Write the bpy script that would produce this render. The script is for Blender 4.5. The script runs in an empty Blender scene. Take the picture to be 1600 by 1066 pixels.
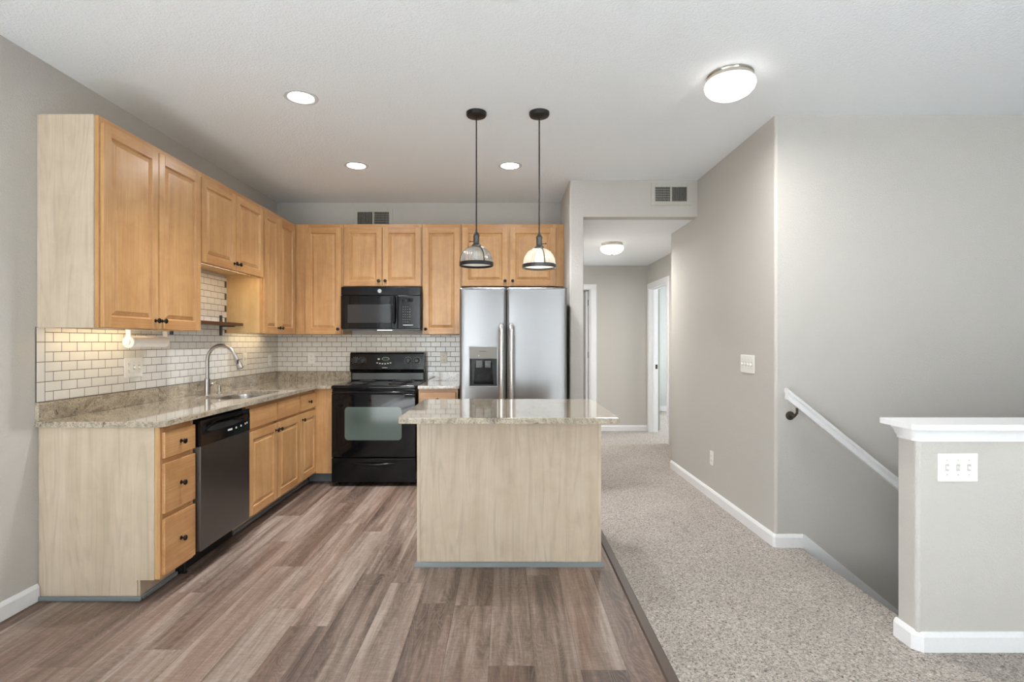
import bpy, bmesh, math, random
from mathutils import Vector, Matrix
S = 0.0254          # every length below is in inches
R = random.Random(7)
scene = bpy.context.scene
COL = scene.collection

def lin(r, g, b):
    def f(c):
        c /= 255.0
        return c / 12.92 if c <= 0.04045 else ((c + 0.055) / 1.055) ** 2.4
    return (f(r), f(g), f(b))

# ------------------------------------------------------------------ camera, world, exposure
cd = bpy.data.cameras.new('camera')
cam = bpy.data.objects.new('camera', cd)
COL.objects.link(cam)
cam.location = (0, 0, 51.5 * S)
cam.rotation_euler = (math.radians(90), 0, 0)
cd.sensor_width = 36.0
cd.lens = 36.0 * 830 / 1600
cd.shift_x = 10 / 1600
cd.shift_y = 1 / 1600
cd.clip_start = 0.02
scene.camera = cam

world = bpy.data.worlds.new('overcast_sky')
scene.world = world
world.use_nodes = True
wb = world.node_tree.nodes['Background']
wb.inputs['Color'].default_value = (0.93, 0.95, 1.0, 1)
wb.inputs['Strength'].default_value = 6.2

scene.view_settings.view_transform = 'Standard'
scene.view_settings.look = 'None'
scene.view_settings.gamma = 1.0
scene.view_settings.exposure = 0.62
scene.view_settings.use_curve_mapping = False
scene.cycles.use_denoising = True

# sun through the living room windows behind the camera: added to bounce light off the floor there
sd = bpy.data.lights.new('sun', 'SUN')
sd.energy = 42.0
sd.angle = math.radians(1.0)
sd.color = (0.94, 0.97, 1.0)
sun = bpy.data.objects.new('sun', sd)
COL.objects.link(sun)
sun.rotation_euler = (math.radians(90 - 34.5), 0, math.radians(8))

# strengths of the lamps the place has
LAMP_CAN, LAMP_BOWL, LAMP_PENDANT, LAMP_UNDER = 60.0, 1.5, 0.6, 12.0

def lamp(name, kind, loc, power, color=(1, 1, 1), size=0.1, rot=(0, 0, 0), size_y=None, parent=None, spread=None):
    ld = bpy.data.lights.new(name, kind)
    ld.energy = power
    ld.color = color
    if kind == 'AREA':
        ld.size = size * S
        if size_y:
            ld.shape = 'RECTANGLE'
            ld.size_y = size_y * S
        else:
            ld.shape = 'DISK'
        if spread:
            ld.spread = math.radians(spread)
    else:
        ld.shadow_soft_size = size * S
    o = bpy.data.objects.new(name, ld)
    COL.objects.link(o)
    o.location = [c * S for c in loc]
    o.rotation_euler = rot
    if parent:
        o.parent = parent
    return o

# ------------------------------------------------------------------ node helper
class NG:
    def __init__(s, name):
        s.mat = bpy.data.materials.new(name)
        s.mat.use_nodes = True
        s.t = s.mat.node_tree
        s.t.nodes.clear()
        s.out = s.t.nodes.new('ShaderNodeOutputMaterial')
    def set(s, sock, v):
        if isinstance(v, bpy.types.NodeSocket):
            s.t.links.new(v, sock)
        elif v is not None:
            try:
                sock.default_value = v
            except Exception:
                sock.default_value = (*v, 1.0)
    def new(s, typ, ins=None, **attrs):
        n = s.t.nodes.new('ShaderNode' + typ)
        for k, v in attrs.items():
            setattr(n, k, v)
        for k, v in (ins or {}).items():
            s.set(n.inputs[k], v)
        return n
    def m(s, op, a, b=None, c=None, clamp=False):
        n = s.new('Math', operation=op)
        n.use_clamp = clamp
        s.set(n.inputs[0], a)
        if b is not None: s.set(n.inputs[1], b)
        if c is not None: s.set(n.inputs[2], c)
        return n.outputs[0]
    def obj(s):
        return s.new('TexCoord').outputs['Object']
    def sep(s, v):
        n = s.new('SeparateXYZ', {0: v})
        return n.outputs
    def comb(s, x, y, z):
        return s.new('CombineXYZ', {0: x, 1: y, 2: z}).outputs[0]
    def mapping(s, v, scale=(1, 1, 1), loc=(0, 0, 0), rot=(0, 0, 0)):
        return s.new('Mapping', {'Vector': v, 'Scale': scale, 'Location': loc, 'Rotation': rot}).outputs[0]
    def noise(s, v, scale=1.0, detail=2.0, rough=0.5, dist=0.0):
        return s.new('TexNoise', {'Vector': v, 'Scale': scale, 'Detail': detail, 'Roughness': rough, 'Distortion': dist}).outputs['Fac']
    def voronoi(s, v, scale=1.0, feature='F1', out='Distance', rnd=1.0):
        return s.new('TexVoronoi', {'Vector': v, 'Scale': scale, 'Randomness': rnd}, feature=feature).outputs[out]
    def ramp(s, fac, stops, interp='LINEAR'):
        n = s.new('ValToRGB', {0: fac})
        n.color_ramp.interpolation = interp
        e = n.color_ramp.elements
        while len(e) < len(stops): e.new(0.5)
        for el, (p, c) in zip(e, stops):
            el.position = p
            el.color = (*c, 1) if len(c) == 3 else c
        return n.outputs[0]
    def mix(s, fac, a, b, blend='MIX'):
        n = s.new('Mix', data_type='RGBA', blend_type=blend)
        s.set(n.inputs[0], fac); s.set(n.inputs[6], a); s.set(n.inputs[7], b)
        return n.outputs[2]
    def bump(s, h, strength=0.2, dist=0.002):
        return s.new('Bump', {'Height': h, 'Strength': strength, 'Distance': dist}).outputs[0]
    def rnd(s):
        return s.new('ObjectInfo').outputs['Random']
    def principled(s, color=None, rough=0.5, metal=0.0, normal=None, **kw):
        ins = {'Base Color': color, 'Roughness': rough, 'Metallic': metal}
        for k, v in kw.items(): ins[k] = v
        n = s.new('BsdfPrincipled')
        for k, v in ins.items(): s.set(n.inputs[k], v)
        if normal is not None: s.set(n.inputs['Normal'], normal)
        s.t.links.new(n.outputs[0], s.out.inputs[0])
        return n
    def surface(s, sh):
        s.t.links.new(sh, s.out.inputs[0])

MAT = {}
def plain(name, color, rough=0.5, metal=0.0, **kw):
    g = NG(name)
    nz = g.noise(g.obj(), 90, 2)
    c = g.mix(nz, tuple(x * 0.96 for x in color) + (1,), tuple(min(1, x * 1.04) for x in color) + (1,))
    g.principled(c, rough, metal, **kw)
    MAT[name] = g.mat
    return g.mat

def emit(name, color, strength):
    g = NG(name)
    e = g.new('Emission', {'Color': (*color, 1), 'Strength': strength})
    g.surface(e.outputs[0])
    MAT[name] = g.mat
    return g.mat

def painted(name, color, scale=230, strength=0.25, rough=0.75, dist=0.0015):
    g = NG(name)
    o = g.obj()
    h = g.noise(o, scale, 3, 0.5, 0.3)
    h2 = g.m('SMOOTHSTEP', h, 0.42, 0.62) if False else g.ramp(h, [(0.40, (0, 0, 0)), (0.62, (1, 1, 1))])
    g.principled((*color, 1), rough, normal=g.bump(h2, strength, dist))
    MAT[name] = g.mat

painted('wall_paint', lin(200, 196, 190), 150, 0.5)
painted('ceiling_paint', lin(242, 245, 248), 95, 0.6, 0.85, 0.002)
painted('bedroom_paint', lin(203, 207, 205), 170, 0.2)
plain('white_trim', lin(240, 240, 241), 0.35)
plain('white_plastic', lin(242, 240, 235), 0.3)
plain('cream_plastic', lin(226, 219, 205), 0.35)
plain('plate_detail', lin(196, 194, 190), 0.4)
plain('slot_dark', (0.03, 0.03, 0.03), 0.6)
plain('bronze', (0.018, 0.014, 0.012), 0.32, 0.6)
plain('black_metal', (0.004, 0.004, 0.0045), 0.42, 0.0)
plain('can_trim', lin(206, 206, 206), 0.5)
plain('black_enamel', (0.006, 0.006, 0.007), 0.12, 0.0, **{'Specular IOR Level': 0.3})
plain('black_glass', (0.004, 0.004, 0.005), 0.04, 0.0, **{'Specular IOR Level': 0.35})
plain('black_plastic', (0.010, 0.010, 0.011), 0.3)
plain('dark_gap', (0.006, 0.006, 0.006), 0.8)
plain('fridge_side', (0.02, 0.02, 0.021), 0.5)
plain('chrome', (0.75, 0.74, 0.72), 0.12, 1.0)
plain('handle_steel', (0.72, 0.72, 0.72), 0.26, 1.0)
plain('nickel', (0.42, 0.40, 0.37), 0.28, 1.0)
plain('brushed_nickel', (0.55, 0.52, 0.47), 0.22, 1.0)
plain('gunmetal', (0.10, 0.10, 0.10), 0.35, 0.8)
plain('burner_coil', (0.02, 0.02, 0.02), 0.5, 0.3)
plain('grey_shoe', lin(120, 127, 129), 0.45)
plain('paper', lin(246, 243, 236), 0.9)
plain('shelf_wood', lin(86, 52, 32), 0.35)
plain('mark_white', (0.75, 0.75, 0.75), 0.5)
plain('mark_grey', (0.16, 0.16, 0.165), 0.5)
plain('mark_green', (0.22, 0.30, 0.16), 0.4)
plain('dispenser_grey', lin(128, 124, 118), 0.35, 0.3)
plain('dispenser_silver', lin(190, 190, 188), 0.35, 0.2)
plain('oven_pane', lin(88, 101, 96), 0.1, 0.0)  # lighter teal-grey base: the reflection on the glass is put into its colour
plain('microwave_pane', (0.03, 0.03, 0.031), 0.06, 0.0)
plain('grout', lin(96, 88, 80), 0.9)
plain('door_strike', lin(90, 84, 74), 0.4, 0.7)
emit('lamp_lens', (0.95, 0.98, 1.0), LAMP_CAN)
emit('lamp_bulb', (1.0, 0.86, 0.66), 2.2)
emit('under_light', (1.0, 0.78, 0.47), LAMP_UNDER)

def bowl_glass():
    g = NG('bowl_glass')
    o = g.obj()
    e = g.new('Emission', {'Color': (1.0, 0.94, 0.86, 1), 'Strength': LAMP_BOWL})
    d = g.new('BsdfPrincipled', {'Base Color': (0.9, 0.88, 0.84, 1), 'Roughness': 0.2})
    a = g.new('AddShader')
    g.t.links.new(e.outputs[0], a.inputs[0]); g.t.links.new(d.outputs[0], a.inputs[1])
    g.surface(a.outputs[0])
    MAT['bowl_glass'] = g.mat
bowl_glass()

def ribbed_glass(name, tint, trans):
    g = NG(name)
    tr = g.new('BsdfTransparent', {'Color': (0.96, 0.96, 0.95, 1)})
    tl = g.new('BsdfTranslucent', {'Color': (*tint, 1)})
    gl = g.new('BsdfGlossy', {'Color': (1, 1, 1, 1), 'Roughness': 0.08})
    m1 = g.new('MixShader', {0: trans})
    g.t.links.new(tl.outputs[0], m1.inputs[1]); g.t.links.new(tr.outputs[0], m1.inputs[2])
    fr = g.new('Fresnel', {'IOR': 1.5})
    f2 = g.m('MULTIPLY_ADD', fr.outputs[0], 0.9, 0.05, clamp=True)
    m2 = g.new('MixShader', {0: f2})
    g.t.links.new(m1.outputs[0], m2.inputs[1]); g.t.links.new(gl.outputs[0], m2.inputs[2])
    g.surface(m2.outputs[0])
    MAT[name] = g.mat
ribbed_glass('prismatic_glass', (0.80, 0.79, 0.76), 0.55)

def window_glass():
    g = NG('window_glass')
    tr = g.new('BsdfTransparent', {'Color': (0.95, 0.97, 0.96, 1)})
    gl = g.new('BsdfGlossy', {'Color': (1, 1, 1, 1), 'Roughness': 0.0})
    fr = g.new('Fresnel', {'IOR': 1.45})
    m2 = g.new('MixShader', {0: fr.outputs[0]})
    g.t.links.new(tr.outputs[0], m2.inputs[1]); g.t.links.new(gl.outputs[0], m2.inputs[2])
    g.surface(m2.outputs[0])
    MAT['window_glass'] = g.mat
window_glass()

def added_blind_fabric():
    g = NG('blind_fabric')
    tl = g.new('BsdfTranslucent', {'Color': (0.018, 0.018, 0.018, 1)})
    df = g.new('BsdfDiffuse', {'Color': (0.75, 0.75, 0.74, 1)})
    a = g.new('AddShader')
    g.t.links.new(tl.outputs[0], a.inputs[0]); g.t.links.new(df.outputs[0], a.inputs[1])
    g.surface(a.outputs[0])
    MAT['blind_fabric'] = g.mat
added_blind_fabric()

def wood(name, dark, mid, light, axis, rough=0.32, fine=0.5, cath=0.0, coat=0.15):
    """axis: 0 x-grain, 2 z-grain; object space in metres"""
    g = NG(name)
    o = g.obj()
    r = g.rnd()
    off = g.comb(g.m('MULTIPLY', r, 7.3), g.m('MULTIPLY', r, 3.1), g.m('MULTIPLY', r, 11.7))
    p = g.new('VectorMath', {0: o, 1: off}, operation='ADD').outputs[0]
    st = (1.0, 9.0, 9.0) if axis == 0 else (9.0, 9.0, 1.0)
    st2 = (2.5, 130, 130) if axis == 0 else (130, 130, 2.5)
    broad = g.noise(g.mapping(p, st), 1.1, 3, 0.55, 0.6)
    finen = g.noise(g.mapping(p, st2), 1.0, 3, 0.6, 0.2)
    mott = g.noise(p, 9.0, 3, 0.6, 0.5)
    f = g.m('ADD', g.m('MULTIPLY', broad, 0.62), g.m('MULTIPLY', mott, 0.38))
    col = g.ramp(f, [(0.30, dark), (0.5, mid), (0.70, light)])
    col = g.mix(g.m('MULTIPLY', g.ramp(finen, [(0.35, (1, 1, 1)), (0.6, (0, 0, 0))]), fine), col, (*dark, 1))
    if cath > 0:
        # cathedral figure: contour lines of a long stretched noise field
        cs = (0.42, 4.2, 4.2) if axis == 0 else (4.2, 4.2, 0.42)
        field = g.noise(g.mapping(p, cs), 1.3, 2, 0.45, 0.35)
        ring = g.m('SINE', g.m('MULTIPLY', field, 110.0))
        ring = g.ramp(g.m('MULTIPLY_ADD', ring, 0.5, 0.5), [(0.55, (0, 0, 0)), (0.97, (1, 1, 1))])
        brk = g.ramp(g.noise(g.mapping(p, st2), 0.35, 2), [(0.38, (0, 0, 0)), (0.6, (1, 1, 1))])
        col = g.mix(g.m('MULTIPLY', g.m('MULTIPLY', ring, brk), cath), col, tuple(c * 0.55 for c in dark) + (1,))
    g.principled(col, rough, **{'Coat Weight': coat, 'Coat Roughness': 0.2})
    MAT[name] = g.mat

MD, MM, ML = lin(182, 135, 87), lin(204, 158, 107), lin(218, 176, 126)
wood('maple', MD, MM, ML, 2)
wood('maple_rail', lin(174, 124, 77), lin(198, 149, 98), lin(212, 167, 117), 0)
PD, PM, PL = lin(194, 175, 151), lin(210, 192, 169), lin(219, 204, 183)
wood('pale_laminate', PD, PM, PL, 2, 0.4, 0.35, 0.22, 0.05)
wood('maple_inside', lin(205, 165, 110), lin(220, 184, 130), lin(232, 198, 146), 2, 0.45, 0.3)

def granite():
    g = NG('granite')
    o = g.obj()
    q = g.mapping(o, (3.4, 1.0, 2.0), (0, 0, 0), (0, 0, 0.75))
    vein = g.noise(q, 4.2, 5, 0.6, 1.6)
    vein2 = g.noise(g.mapping(o, (9.0, 1.6, 4.0), (1, 2, 0), (0, 0, 0.7)), 5.0, 4, 0.65, 1.0)
    base = g.ramp(vein, [(0.30, lin(134, 123, 109)), (0.44, lin(174, 161, 142)), (0.56, lin(202, 188, 166)), (0.72, lin(162, 149, 131))])
    base = g.mix(g.m('MULTIPLY', g.ramp(vein2, [(0.50, (0, 0, 0)), (0.66, (1, 1, 1))]), 0.40), base, (*lin(134, 130, 120), 1))
    sp = g.noise(o, 125, 4, 0.75)
    base = g.mix(g.m('MULTIPLY', g.ramp(sp, [(0.53, (0, 0, 0)), (0.62, (1, 1, 1))]), 0.7), base, (*lin(72, 66, 60), 1))
    sp2 = g.noise(g.mapping(o, (1, 1, 1), (3, 5, 1)), 120, 3, 0.7)
    base = g.mix(g.m('MULTIPLY', g.ramp(sp2, [(0.56, (0, 0, 0)), (0.68, (1, 1, 1))]), 0.5), base, (*lin(206, 200, 186), 1))
    bl = g.noise(g.mapping(o, (1, 1, 1), (8, 1, 1)), 16, 3, 0.6, 0.8)
    sp3 = g.noise(g.mapping(o, (1, 1, 1), (2, 9, 1)), 75, 3, 0.7)
    dk = g.m('MULTIPLY', g.ramp(bl, [(0.56, (0, 0, 0)), (0.66, (1, 1, 1))]), g.ramp(sp3, [(0.46, (0, 0, 0)), (0.6, (1, 1, 1))]))
    base = g.mix(g.m('MULTIPLY', dk, 0.8), base, (*lin(66, 54, 46), 1))
    g.principled(base, 0.06, **{'Coat Weight': 0.7, 'Coat Roughness': 0.03})
    MAT['granite'] = g.mat
granite()

def tile_mat():
    g = NG('white_tile')
    o = g.obj()
    g.principled(g.mix(g.noise(o, 14, 2), (*lin(228, 225, 218), 1), (*lin(238, 235, 229), 1)), 0.12,
                 normal=g.bump(g.noise(o, 22, 2), 0.05, 0.001))
    MAT['white_tile'] = g.mat
tile_mat()

def stainless(name, col, rough, horiz=True, aniso=0.5):
    g = NG(name)
    o = g.obj()
    n = g.noise(g.mapping(o, (2, 2, 700) if horiz else (700, 700, 2)), 1.0, 3, 0.6)
    c = g.mix(n, tuple(x * 0.93 for x in col) + (1,), tuple(x * 1.05 for x in col) + (1,))
    rr = g.m('MULTIPLY_ADD', n, 0.10, rough - 0.05)
    big = g.noise(g.mapping(o, (1.2, 1.2, 3.2)), 1.0, 1)
    g.principled(c, rr, 1.0, normal=g.bump(g.m('ADD', n, g.m('MULTIPLY', big, 60.0)), 0.05, 0.0006), **{'Anisotropic': aniso})
    MAT[name] = g.mat
stainless('stainless', (0.33, 0.33, 0.335), 0.30)
stainless('stainless_dark', (0.20, 0.20, 0.205), 0.36)
stainless('sink_steel', (0.55, 0.53, 0.50), 0.25)

def planks():
    g = NG('vinyl_plank')
    W, L, X0 = 7.25 * S, 48 * S, 11.8 * S
    x, y, z = g.sep(g.obj())
    u = g.m('DIVIDE', g.m('SUBTRACT', x, X0), W)
    row = g.m('FLOOR', u); fu = g.m('FRACT', u)
    wn = g.new('TexWhiteNoise', {'W': g.m('ADD', row, 3.37)}, noise_dimensions='1D').outputs['Value']
    v = g.m('ADD', g.m('DIVIDE', y, L), g.m('MULTIPLY', wn, 5.0))
    colm = g.m('FLOOR', v); fv = g.m('FRACT', v)
    idn = g.new('TexWhiteNoise', {'Vector': g.comb(row, colm, 0.5)}, noise_dimensions='3D')
    idv = idn.outputs['Value']
    shift = g.m('MULTIPLY', idv, 13.0)
    p = g.comb(g.m('ADD', x, shift), g.m('ADD', y, g.m('MULTIPLY', idv, 29.0)), shift)
    band = g.noise(g.mapping(p, (16, 0.9, 1)), 1.0, 3, 0.55, 0.7)
    streak = g.noise(g.mapping(p, (75, 3.0, 1)), 1.0, 4, 0.65, 0.5)
    cross = g.noise(g.mapping(p, (26, 90, 1)), 1.0, 4, 0.7, 0.6)
    field = g.noise(g.mapping(p, (7.5, 0.9, 1)), 1.3, 2, 0.5, 0.5)
    ring = g.ramp(g.m('MULTIPLY_ADD', g.m('SINE', g.m('MULTIPLY', field, 170)), 0.5, 0.5), [(0.45, (0, 0, 0)), (0.95, (1, 1, 1))])
    tone = g.m('ADD', g.m('MULTIPLY', band, 0.62), g.m('ADD', g.m('MULTIPLY', idv, 0.15), g.m('MULTIPLY', cross, 0.26)))
    c = g.ramp(tone, [(0.36, lin(66, 52, 44)), (0.46, lin(100, 83, 72)), (0.55, lin(132, 114, 102)), (0.66, lin(166, 150, 138))])
    c = g.mix(g.m('MULTIPLY', g.ramp(streak, [(0.36, (1, 1, 1)), (0.58, (0, 0, 0))]), 0.40), c, (*lin(92, 73, 62), 1))
    c = g.mix(g.m('MULTIPLY', ring, 0.12), c, (*lin(184, 168, 156), 1))
    warm = g.noise(g.mapping(p, (3.5, 0.5, 1)), 1.0, 2)
    c = g.mix(g.m('MULTIPLY', g.ramp(warm, [(0.45, (0, 0, 0)), (0.7, (1, 1, 1))]), 0.22), c, (*lin(150, 112, 92), 1))
    e = g.m('MINIMUM', g.m('MINIMUM', fu, g.m('SUBTRACT', 1.0, fu)), g.m('MULTIPLY', g.m('MINIMUM', fv, g.m('SUBTRACT', 1.0, fv)), L / W))
    seam = g.ramp(e, [(0.0, (1, 1, 1)), (0.014, (0, 0, 0))])
    c = g.mix(g.m('MULTIPLY', seam, 0.45), c, (*lin(62, 50, 44), 1))
    bh = g.m('SUBTRACT', g.m('ADD', streak, g.m('MULTIPLY', cross, 0.7)), g.m('MULTIPLY', seam, 1.5))
    g.principled(c, g.m('MULTIPLY_ADD', cross, 0.2, 0.36), normal=g.bump(bh, 0.18, 0.0008))
    MAT['vinyl_plank'] = g.mat
planks()

def carpet():
    g = NG('carpet')
    o = g.obj()
    d = g.new('TexNoise', {'Vector': o, 'Scale': 60.0, 'Detail': 2.0}).outputs['Color']
    p = g.new('VectorMath', {0: o, 1: g.new('VectorMath', {0: d, 'Scale': 0.02}, operation='SCALE').outputs[0]}, operation='ADD').outputs[0]
    a = g.noise(p, 105, 3, 0.6, 0.9)
    b = g.noise(p, 300, 2, 0.6)
    big = g.noise(o, 2.2, 3, 0.55)
    t = g.m('ADD', g.m('MULTIPLY', a, 0.75), g.m('MULTIPLY', b, 0.25))
    c = g.ramp(t, [(0.37, lin(74, 66, 60)), (0.455, lin(152, 142, 133)), (0.53, lin(182, 173, 164)), (0.64, lin(214, 206, 197))])
    c = g.mix(g.m('MULTIPLY', g.ramp(big, [(0.3, (1, 1, 1)), (0.6, (0, 0, 0))]), 0.16), c, (*lin(120, 106, 97), 1))
    g.principled(c, 0.95, normal=g.bump(t, 0.9, 0.006), **{'Sheen Weight': 0.15})
    MAT['carpet'] = g.mat
carpet()
plain('cream_carpet', lin(212, 210, 210), 0.95)
plain('vinyl_strip', lin(78, 64, 56), 0.45)

# ------------------------------------------------------------------ mesh helper
class MB:
    def __init__(s):
        s.bm = bmesh.new()
    def raw(s, vs, fs, mi=0):
        v = [s.bm.verts.new(Vector(p) * S) for p in vs]
        out = []
        for f in fs:
            try:
                fc = s.bm.faces.new([v[i] for i in f]); fc.material_index = mi; out.append(fc)
            except ValueError:
                pass
        return v, out
    def box(s, x0, x1, y0, y1, z0, z1, bev=0.0, seg=2, mi=0):
        v, f = s.raw([(x, y, z) for z in (z0, z1) for y in (y0, y1) for x in (x0, x1)],
                     [(0, 2, 3, 1), (4, 5, 7, 6), (0, 1, 5, 4), (2, 6, 7, 3), (0, 4, 6, 2), (1, 3, 7, 5)], mi)
        if bev > 0:
            es = {e for fc in f for e in fc.edges}
            r = bmesh.ops.bevel(s.bm, geom=list(es), offset=bev * S, segments=seg, profile=0.5, affect='EDGES')
            for fc in r['faces']: fc.material_index = mi
        return s
    def rings(s, rings, close=True, cap0=True, cap1=True, mi=0):
        """rings: list of lists of points with equal counts"""
        vv = [[s.bm.verts.new(Vector(p) * S) for p in r] for r in rings]
        n = len(vv[0])
        for a, b in zip(vv[:-1], vv[1:]):
            for i in range(n if close else n - 1):
                j = (i + 1) % n
                try:
                    fc = s.bm.faces.new((a[i], a[j], b[j], b[i])); fc.material_index = mi
                except ValueError: pass
        for ok, r in ((cap0, vv[0][::-1]), (cap1, vv[-1])):
            if ok:
                try:
                    fc = s.bm.faces.new(r); fc.material_index = mi
                except ValueError: pass
        return s
    def lathe(s, prof, c=(0, 0, 0), axis='z', n=32, ripple=0, amp=0.0, caps=(True, True), mi=0):
        rs = []
        for r, h in prof:
            ring = []
            for i in range(n):
                a = 2 * math.pi * i / n
                rr = r + (amp * math.cos(ripple * a) if ripple else 0)
                u, w = rr * math.cos(a), rr * math.sin(a)
                p = {'z': (u, w, h), 'y': (u, -h, w), 'x': (h, u, w)}[axis]   # y: h grows towards -y
                ring.append((c[0] + p[0], c[1] + p[1], c[2] + p[2]))
            rs.append(ring)
        return s.rings(rs, True, caps[0], caps[1], mi)
    def tube(s, pts, rad, n=12, mi=0, flat=1.0):
        pts = [Vector(p) for p in pts]
        if not isinstance(rad, (list, tuple)): rad = [rad] * len(pts)
        rs, nrm = [], None
        for i, p in enumerate(pts):
            t = (pts[min(i + 1, len(pts) - 1)] - pts[max(i - 1, 0)]).normalized()
            if nrm is None:
                nrm = t.orthogonal().normalized() if abs(t.y) > 0.9 or True else None
                ref = Vector((0, 1, 0)) if abs(t.y) < 0.9 else Vector((1, 0, 0))
                nrm = (ref - t * ref.dot(t)).normalized()
            else:
                nrm = (nrm - t * nrm.dot(t)).normalized()
            b = t.cross(nrm)
            rs.append([p + (nrm * math.cos(2 * math.pi * k / n) + b * math.sin(2 * math.pi * k / n) * flat) * rad[i] for k in range(n)])
        return s.rings(rs, True, True, True, mi)
    def prism(s, poly, a, b, plane='xy', mi=0):
        def P(u, v, w):
            return {'xy': (u, v, w), 'xz': (u, w, v), 'yz': (w, u, v)}[plane]
        return s.rings([[P(u, v, a) for u, v in poly], [P(u, v, b) for u, v in poly]], True, True, True, mi)
    def sweep(s, path, prof, side=1, mi=0):
        """profile (offset, z) swept along a 2D path with mitred corners"""
        P = [Vector(p) for p in path]
        rs = []
        for i, p in enumerate(P):
            ds = []
            if i > 0: ds.append((P[i] - P[i - 1]).normalized())
            if i < len(P) - 1: ds.append((P[i + 1] - P[i]).normalized())
            ns = [Vector((-d.y, d.x)) * side for d in ds]
            m = sum(ns, Vector((0, 0))).normalized()
            k = 1.0 / max(0.3, m.dot(ns[0]))
            rs.append([(p.x + m.x * o * k, p.y + m.y * o * k, z) for o, z in prof])
        return s.rings(rs, True, True, True, mi)
    def plate(s, outer, holes, z0, z1, bev=0.0, mi=0):
        """flat slab with holes"""
        bm = bmesh.new()
        es = []
        for loop in [outer] + holes:
            vs = [bm.verts.new((x * S, y * S, z1 * S)) for x, y in loop]
            es += [bm.edges.new((vs[i], vs[(i + 1) % len(vs)])) for i in range(len(vs))]
        bmesh.ops.triangle_fill(bm, edges=es, use_beauty=True)
        bmesh.ops.dissolve_limit(bm, angle_limit=0.01, verts=bm.verts, edges=[e for e in bm.edges if len(e.link_faces) == 2])
        ext = bmesh.ops.extrude_face_region(bm, geom=list(bm.faces))
        for v in ext['geom']:
            if isinstance(v, bmesh.types.BMVert): v.co.z = z0 * S
        bmesh.ops.recalc_face_normals(bm, faces=bm.faces)
        if bev > 0:
            sel = [e for e in bm.edges if len(e.link_faces) == 2 and abs(e.link_faces[0].normal.dot(e.link_faces[1].normal)) < 0.5
                   and abs(e.verts[0].co.z - e.verts[1].co.z) < 1e-6]
            bmesh.ops.bevel(bm, geom=sel, offset=bev * S, segments=2, profile=0.5, affect='EDGES')
        me = bpy.data.meshes.new('tmp'); bm.to_mesh(me); bm.free()
        s.bm.from_mesh(me); bpy.data.meshes.remove(me)
        return s
    def build(s, name, mats, parent=None, loc=None, smooth=35):
        bmesh.ops.recalc_face_normals(s.bm, faces=s.bm.faces)
        me = bpy.data.meshes.new(name)
        s.bm.to_mesh(me); s.bm.free()
        for m in (mats if isinstance(mats, (list, tuple)) else [mats]):
            me.materials.append(MAT[m])
        if smooth:
            me.polygons.foreach_set('use_smooth', [True] * len(me.polygons))
            me.set_sharp_from_angle(angle=math.radians(smooth))
        o = bpy.data.objects.new(name, me)
        COL.objects.link(o)
        if parent: o.parent = parent
        if loc: o.location = [c * S for c in loc]
        if smooth:      # keep the large flat faces flat beside small rounded edges
            wn = o.modifiers.new('weighted_normal', 'WEIGHTED_NORMAL')
            wn.mode = 'FACE_AREA'; wn.weight = 90; wn.keep_sharp = True
        return o

def tag(o, label=None, cat=None, group=None, kind=None):
    if label: o['label'] = label
    if cat: o['category'] = cat
    if group: o['group'] = group
    if kind: o['kind'] = kind
    return o

def thing(name, label, cat, loc=(0, 0, 0), rz=0.0, group=None):
    o = bpy.data.objects.new(name, None)
    o.empty_display_size = 0.05
    COL.objects.link(o)
    o.location = [c * S for c in loc]
    o.rotation_euler = (0, 0, rz)
    return tag(o, label, cat, group)

def struct(o, label=None):
    o['kind'] = 'structure'
    if label: o['label'] = label
    return o

def arc(cx, cy, r, a0, a1, n=6):
    return [(cx + r * math.cos(math.radians(a0 + (a1 - a0) * i / n)), cy + r * math.sin(math.radians(a0 + (a1 - a0) * i / n))) for i in range(n + 1)]

def rrect(x0, x1, y0, y1, r, n=6):
    return (arc(x1 - r, y1 - r, r, 0, 90, n) + arc(x0 + r, y1 - r, r, 90, 180, n)
            + arc(x0 + r, y0 + r, r, 180, 270, n) + arc(x1 - r, y0 + r, r, 270, 360, n))

# ------------------------------------------------------------------ the setting
XL, YB, ZC = -93.0, 216.0, 108.0          # left wall, back wall, ceiling
XR, YS = 67.2, 132.5                      # hall wall, stair wall
YO, XW, XO = 186.0, 22.4, 27.3            # plane of the hall opening, wing wall, its far side
ZH, YH, XH = 95.2, 305.0, 81.6            # hall ceiling, hall end wall, hall side wall
YREAR, XFAR = -110.0, 205.0
T = 5.0
HW0, HW1, XE = 88.0, 92.7, 68.2           # half wall

YL = 40.0
struct(MB().box(XL, XFAR, YREAR, YL, -1, 0.1).build('floor_living', 'cream_carpet'))  # unseen pale floor, added to bounce sunlight up to the ceiling
struct(MB().box(XL, 26.0, YL, YB, -1.0, 0).build('floor', 'vinyl_plank'), 'brown weathered wood-look vinyl plank floor')
m = MB()
CZ = 0.25
m.box(26.0, XFAR, YL, HW1, -1, CZ)
m.box(26.0, 73.2, HW1, YS, -1, CZ)
m.box(26.0, XR, YS, YH, -1, CZ)
m.box(XR, XH + T, YB, YH, -1, CZ)
m.box(XH + T, 150, 225, 392, -1, CZ)
m.tube([(73.2, HW1, CZ - 0.75), (73.2, YS, CZ - 0.75)], 0.75, 16)
struct(m.build('floor_carpet', 'carpet'), 'speckled beige carpet of hall and landing')
struct(MB().sweep([(25.4, YL), (25.4, YB - 30)], [(-1.1, 0), (-0.8, 0.28), (0.5, 0.34), (1.0, 0.2), (1.0, 0)], side=-1).build('trim_1', 'vinyl_strip'), 'dark strip between vinyl and carpet')

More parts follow.
